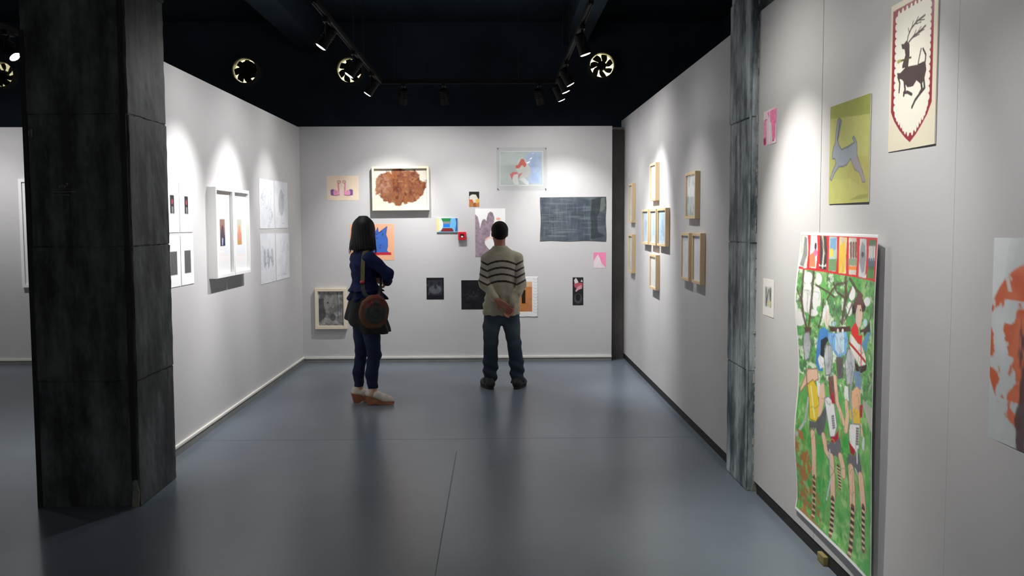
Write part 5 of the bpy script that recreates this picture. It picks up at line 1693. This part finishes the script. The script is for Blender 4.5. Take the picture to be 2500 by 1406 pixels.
    Jk.chain([RS, RE, (0.040, 0.195, 1.120)], [0.054, 0.053, 0.043], 0.02)
    Jk.chain([LS, LE, (0.00, 0.158, 1.198)], [0.055, 0.047, 0.036], 0.02)
    def pleat(X, Y, Z):
        an = np.arctan2(Y, X)
        return 0.012 * np.sin(an * 9 + 0.6) * np.clip((1.08 - Z) / 0.1, 0, 1) + 0.003 * np.sin(Z * 75 + X * 30) * np.clip((Z - 1.08) / 0.05, 0, 1)
    Jk.bump(pleat)
    Jk.cut(lambda X, Y, Z: 0.972 + 0.016 * np.sin(np.arctan2(Y, X) * 9 + 0.6) - Z)
    skin('jacket', Jk, mat('navy_wool', (17, 25, 60), 0.9, spec=0.2, vary=0.2, vscale=20, bump=0.15, bscale=160), t)

    Sk = Solid((-0.33, -0.33, 0.58), (0.36, 0.36, 1.06), 0.0065)
    Sk.loft([(0.60, 0.01, -0.005, 0.235, 0.222), (0.70, 0.01, -0.005, 0.215, 0.205), (0.82, 0.0, -0.01, 0.185, 0.178), (0.95, 0, -0.015, 0.160, 0.142), (1.05, 0, -0.02, 0.135, 0.105)], 0.02, 2.1)
    Sk.bump(lambda X, Y, Z: 0.013 * np.sin(np.arctan2(Y, X) * 8 + 1.1) * np.clip((0.95 - Z) / 0.25, 0, 1))
    # asymmetric hem, higher at her back
    ca, sa = math.cos(WYAW), math.sin(WYAW)
    Sk.cut(lambda X, Y, Z: 0.662 + np.clip(-(X * ca - Y * sa) + 0.02, 0, 1) * 0.62 + 0.006 * np.sin(X * 40 + Y * 30) - Z)
    skin('tunic', Sk, mat('black_wool', (15, 15, 18), 0.9, vary=0.25, vscale=20, bump=0.1, bscale=120), t)

    Tr = Solid((-0.22, -0.2, 0.1), (0.22, 0.2, 0.95), 0.0065)
    Tr.ell((0, -0.02, 0.84), (0.155, 0.115, 0.11), 0.03)
    Tr.chain([(-0.072, -0.02, 0.80), (-0.084, -0.022, 0.62), (-0.088, -0.018, 0.46), (-0.088, -0.050, 0.28), (-0.088, -0.045, 0.155)], [0.090, 0.068, 0.056, 0.052, 0.043], 0.02)
    Tr.chain([(0.072, -0.01, 0.80), (0.082, 0.018, 0.62), (0.085, 0.037, 0.46), (0.085, 0.008, 0.28), (0.085, 0.019, 0.150)], [0.092, 0.074, 0.062, 0.056, 0.046], 0.02)
    Tr.cut(lambda X, Y, Z: 0.150 - Z + 0 * X + 0 * Y)
    Tr.bump(lambda X, Y, Z: 0.0035 * np.sin(Z * 70 + X * 40) * np.exp(-((Z - 0.44) / 0.08) ** 2) + 0.003 * np.sin(Z * 90 + Y * 30) * np.clip((0.26 - Z) / 0.08, 0, 1))
    j0, j1 = lin((24, 31, 54)), lin((58, 68, 92))
    def denim(V):
        n_ = 0.5 + 0.5 * np.sin(V[:, 0] * 40 + V[:, 2] * 11) * np.sin(V[:, 2] * 19)
        w = np.clip(np.clip((V[:, 2] - 0.45) / 0.25, 0, 1) * 0.6 * n_ + 0.1, 0, 1)[:, None]
        return j0 * (1 - w) + j1 * w
    skin('jeans', Tr, DENIM, t, denim)

    UP = mat('cream_suede', (206, 196, 184), 0.8, vary=0.1, vscale=30)
    TAN = mat('tan_wedge', (146, 92, 62), 0.6, vary=0.2, vscale=20)
    for sx, ay, rot in ((-0.088, -0.045, -0.15), (0.085, 0.022, -0.42)):
        Sh = Solid((sx - 0.16, ay - 0.14, 0.0), (sx + 0.16, ay + 0.24, 0.18), 0.005)
        cr_, sr_ = math.cos(rot), math.sin(rot)
        R_ = lambda x, y, z: (sx + x * cr_ - y * sr_, ay + x * sr_ + y * cr_, z)
        Sh.chain([R_(0, -0.035, 0.108), R_(0, 0.03, 0.092), R_(0, 0.10, 0.058), R_(0, 0.155, 0.042)], [0.036, 0.036, 0.037, 0.030], 0.02)
        Sh.cone(R_(0, -0.034, 0.10), R_(0, -0.022, 0.145), 0.037, 0.036, 0.015)
        Sh.cut(lambda X, Y, Z: Z - 0.150 + 0 * X + 0 * Y)
        def line_(X, Y, Z):
            yl = -(X - sx) * sr_ + (Y - ay) * cr_
            return np.interp(yl, [-0.08, -0.02, 0.08, 0.2], [0.086, 0.074, 0.030, 0.022]) - Z
        Sh.cut(line_)
        sh = skin('shoe', Sh, UP, t)
        prof = [(-0.050, 0.0), (-0.012, 0.0), (0.022, 0.016), (0.062, 0.0), (0.155, 0.0), (0.190, 0.012), (0.188, 0.026), (0.08, 0.034), (-0.02, 0.078), (-0.074, 0.090)]
        v, f = [], []
        for sgn in (-1, 1):
            for y_, z_ in prof:
                hw = (0.036 if z_ > 0.02 or y_ > 0 else 0.028) if y_ < 0.17 else 0.020
                v.append(R_(sgn * hw, y_, z_))
        n = len(prof)
        f = [tuple(range(n)), tuple(range(2 * n - 1, n - 1, -1))] + [(i, n + i, n + (i + 1) % n, (i + 1) % n) for i in range(n)]
        w_ = obj('wedge_heel', v, f, TAN, sh)
    return t
woman()

# ---- the round shoulder bag hanging at the woman's side
def bag():
    ca, sa = math.cos(WYAW), math.sin(WYAW)
    t = thing('shoulder_bag', "round brown and dark green shoulder bag hanging at the woman's side on an olive strap", 'bag', (-1.19, 8.43, 0), WYAW)
    c0 = np.array((0.270, -0.036, 0.868))
    Bg = Solid((0.18, -0.22, 0.68), (0.36, 0.15, 1.07), 0.0055)
    Bg.ell(c0, (0.050, 0.140, 0.158), 0.01)
    Bg.cone(c0 + (0, -0.03, 0.10), c0 + (0, 0.03, 0.118), 0.034, 0.034, 0.03)
    Bg.bump(lambda X, Y, Z: 0.003 * np.sin(np.sqrt((Y - c0[1]) ** 2 + (Z - c0[2]) ** 2) * 130) + 0.003 * np.sin(Y * 60 + Z * 40))
    brown, green, red = lin((92, 62, 48)), lin((50, 57, 52)), lin((104, 38, 40))
    def col(V):
        r = np.hypot(V[:, 1] - c0[1], V[:, 2] - c0[2]) / 0.14
        w = np.clip((r - 0.66) / 0.14, 0, 1)[:, None]
        c_ = green * (1 - w) + brown * w
        n_ = np.sin(V[:, 1] * 55) * np.sin(V[:, 2] * 47 + 1)
        q = ((V[:, 2] > c0[2] + 0.04) & (n_ > 0.05))
        c_[q] = c_[q] * 0.3 + red * 0.7
        return c_
    body = skin('pouch', Bg, attr_mat('bag_cloth', 0.85, 0.2, bump=0.3, bscale=120), t, col)
    MB().lathe(tuple(c0 + (0.034, -0.02, 0.095)), (1, 0, 0.35), [(-0.012, 0.016), (-0.002, 0.028), (0.006, 0.024), (0.009, 0.010)], 16).build('flower_patch', mat('bag_rose', (116, 50, 58), 0.8), body, True)
    OL = mat('olive_strap', (96, 92, 58), 0.85, vary=0.2, vscale=60)
    def strap(pts, w, m, nm):
        pts = [np.array(p, float) for p in pts]
        v, f = [], []
        for i, p in enumerate(pts):
            d = pts[min(i + 1, len(pts) - 1)] - pts[max(i - 1, 0)]
            d /= np.linalg.norm(d)
            out = np.array((p[0], p[1] + 0.02, 0.0)); out = out / (np.linalg.norm(out) + 1e-9)
            if abs(d[2]) < 0.6:
                out = np.array((0, 0, 1.0))
            s_ = np.cross(d, out); s_ /= np.linalg.norm(s_)
            n_ = np.cross(s_, d)
            for a, b in ((-w, 0.0025), (w, 0.0025), (w, -0.0025), (-w, -0.0025)):
                v.append(p + s_ * a + n_ * b)
        for i in range(len(pts) - 1):
            for k in range(4):
                f.append((i * 4 + k, i * 4 + (k + 1) % 4, (i + 1) * 4 + (k + 1) % 4, (i + 1) * 4 + k))
        f += [(0, 1, 2, 3), tuple(len(pts) * 4 - 4 + k for k in (3, 2, 1, 0))]
        return obj(nm, v, f, m, t)
    strap([(0.080, 0.085, 1.30), (0.090, 0.045, 1.375), (0.105, -0.015, 1.416), (0.124, -0.060, 1.392), (0.142, -0.080, 1.33), (0.150, -0.088, 1.27), (0.154, -0.092, 1.20), (0.158, -0.096, 1.135)], 0.018, OL, 'strap')
    MB().lathe((0.159, -0.098, 1.145), (0.1, -0.05, -1), [(0, 0.012), (0.008, 0.021), (0.022, 0.021), (0.030, 0.012)], 14).build('red_bead', mat('bead_red', (150, 24, 38), 0.5), t, True)
    BK = mat('black_web', (16, 15, 16), 0.8)
    strap([(0.160, -0.098, 1.12), (0.205, -0.110, 1.07), (0.245, -0.110, 1.03), (0.266, -0.075, 1.0)], 0.018, BK, 'lower_strap')
    strap([(0.080, 0.085, 1.30), (0.105, 0.100, 1.22), (0.150, 0.085, 1.12), (0.215, 0.050, 1.05), (0.266, 0.0, 1.0)], 0.018, BK, 'lower_strap')
bag()
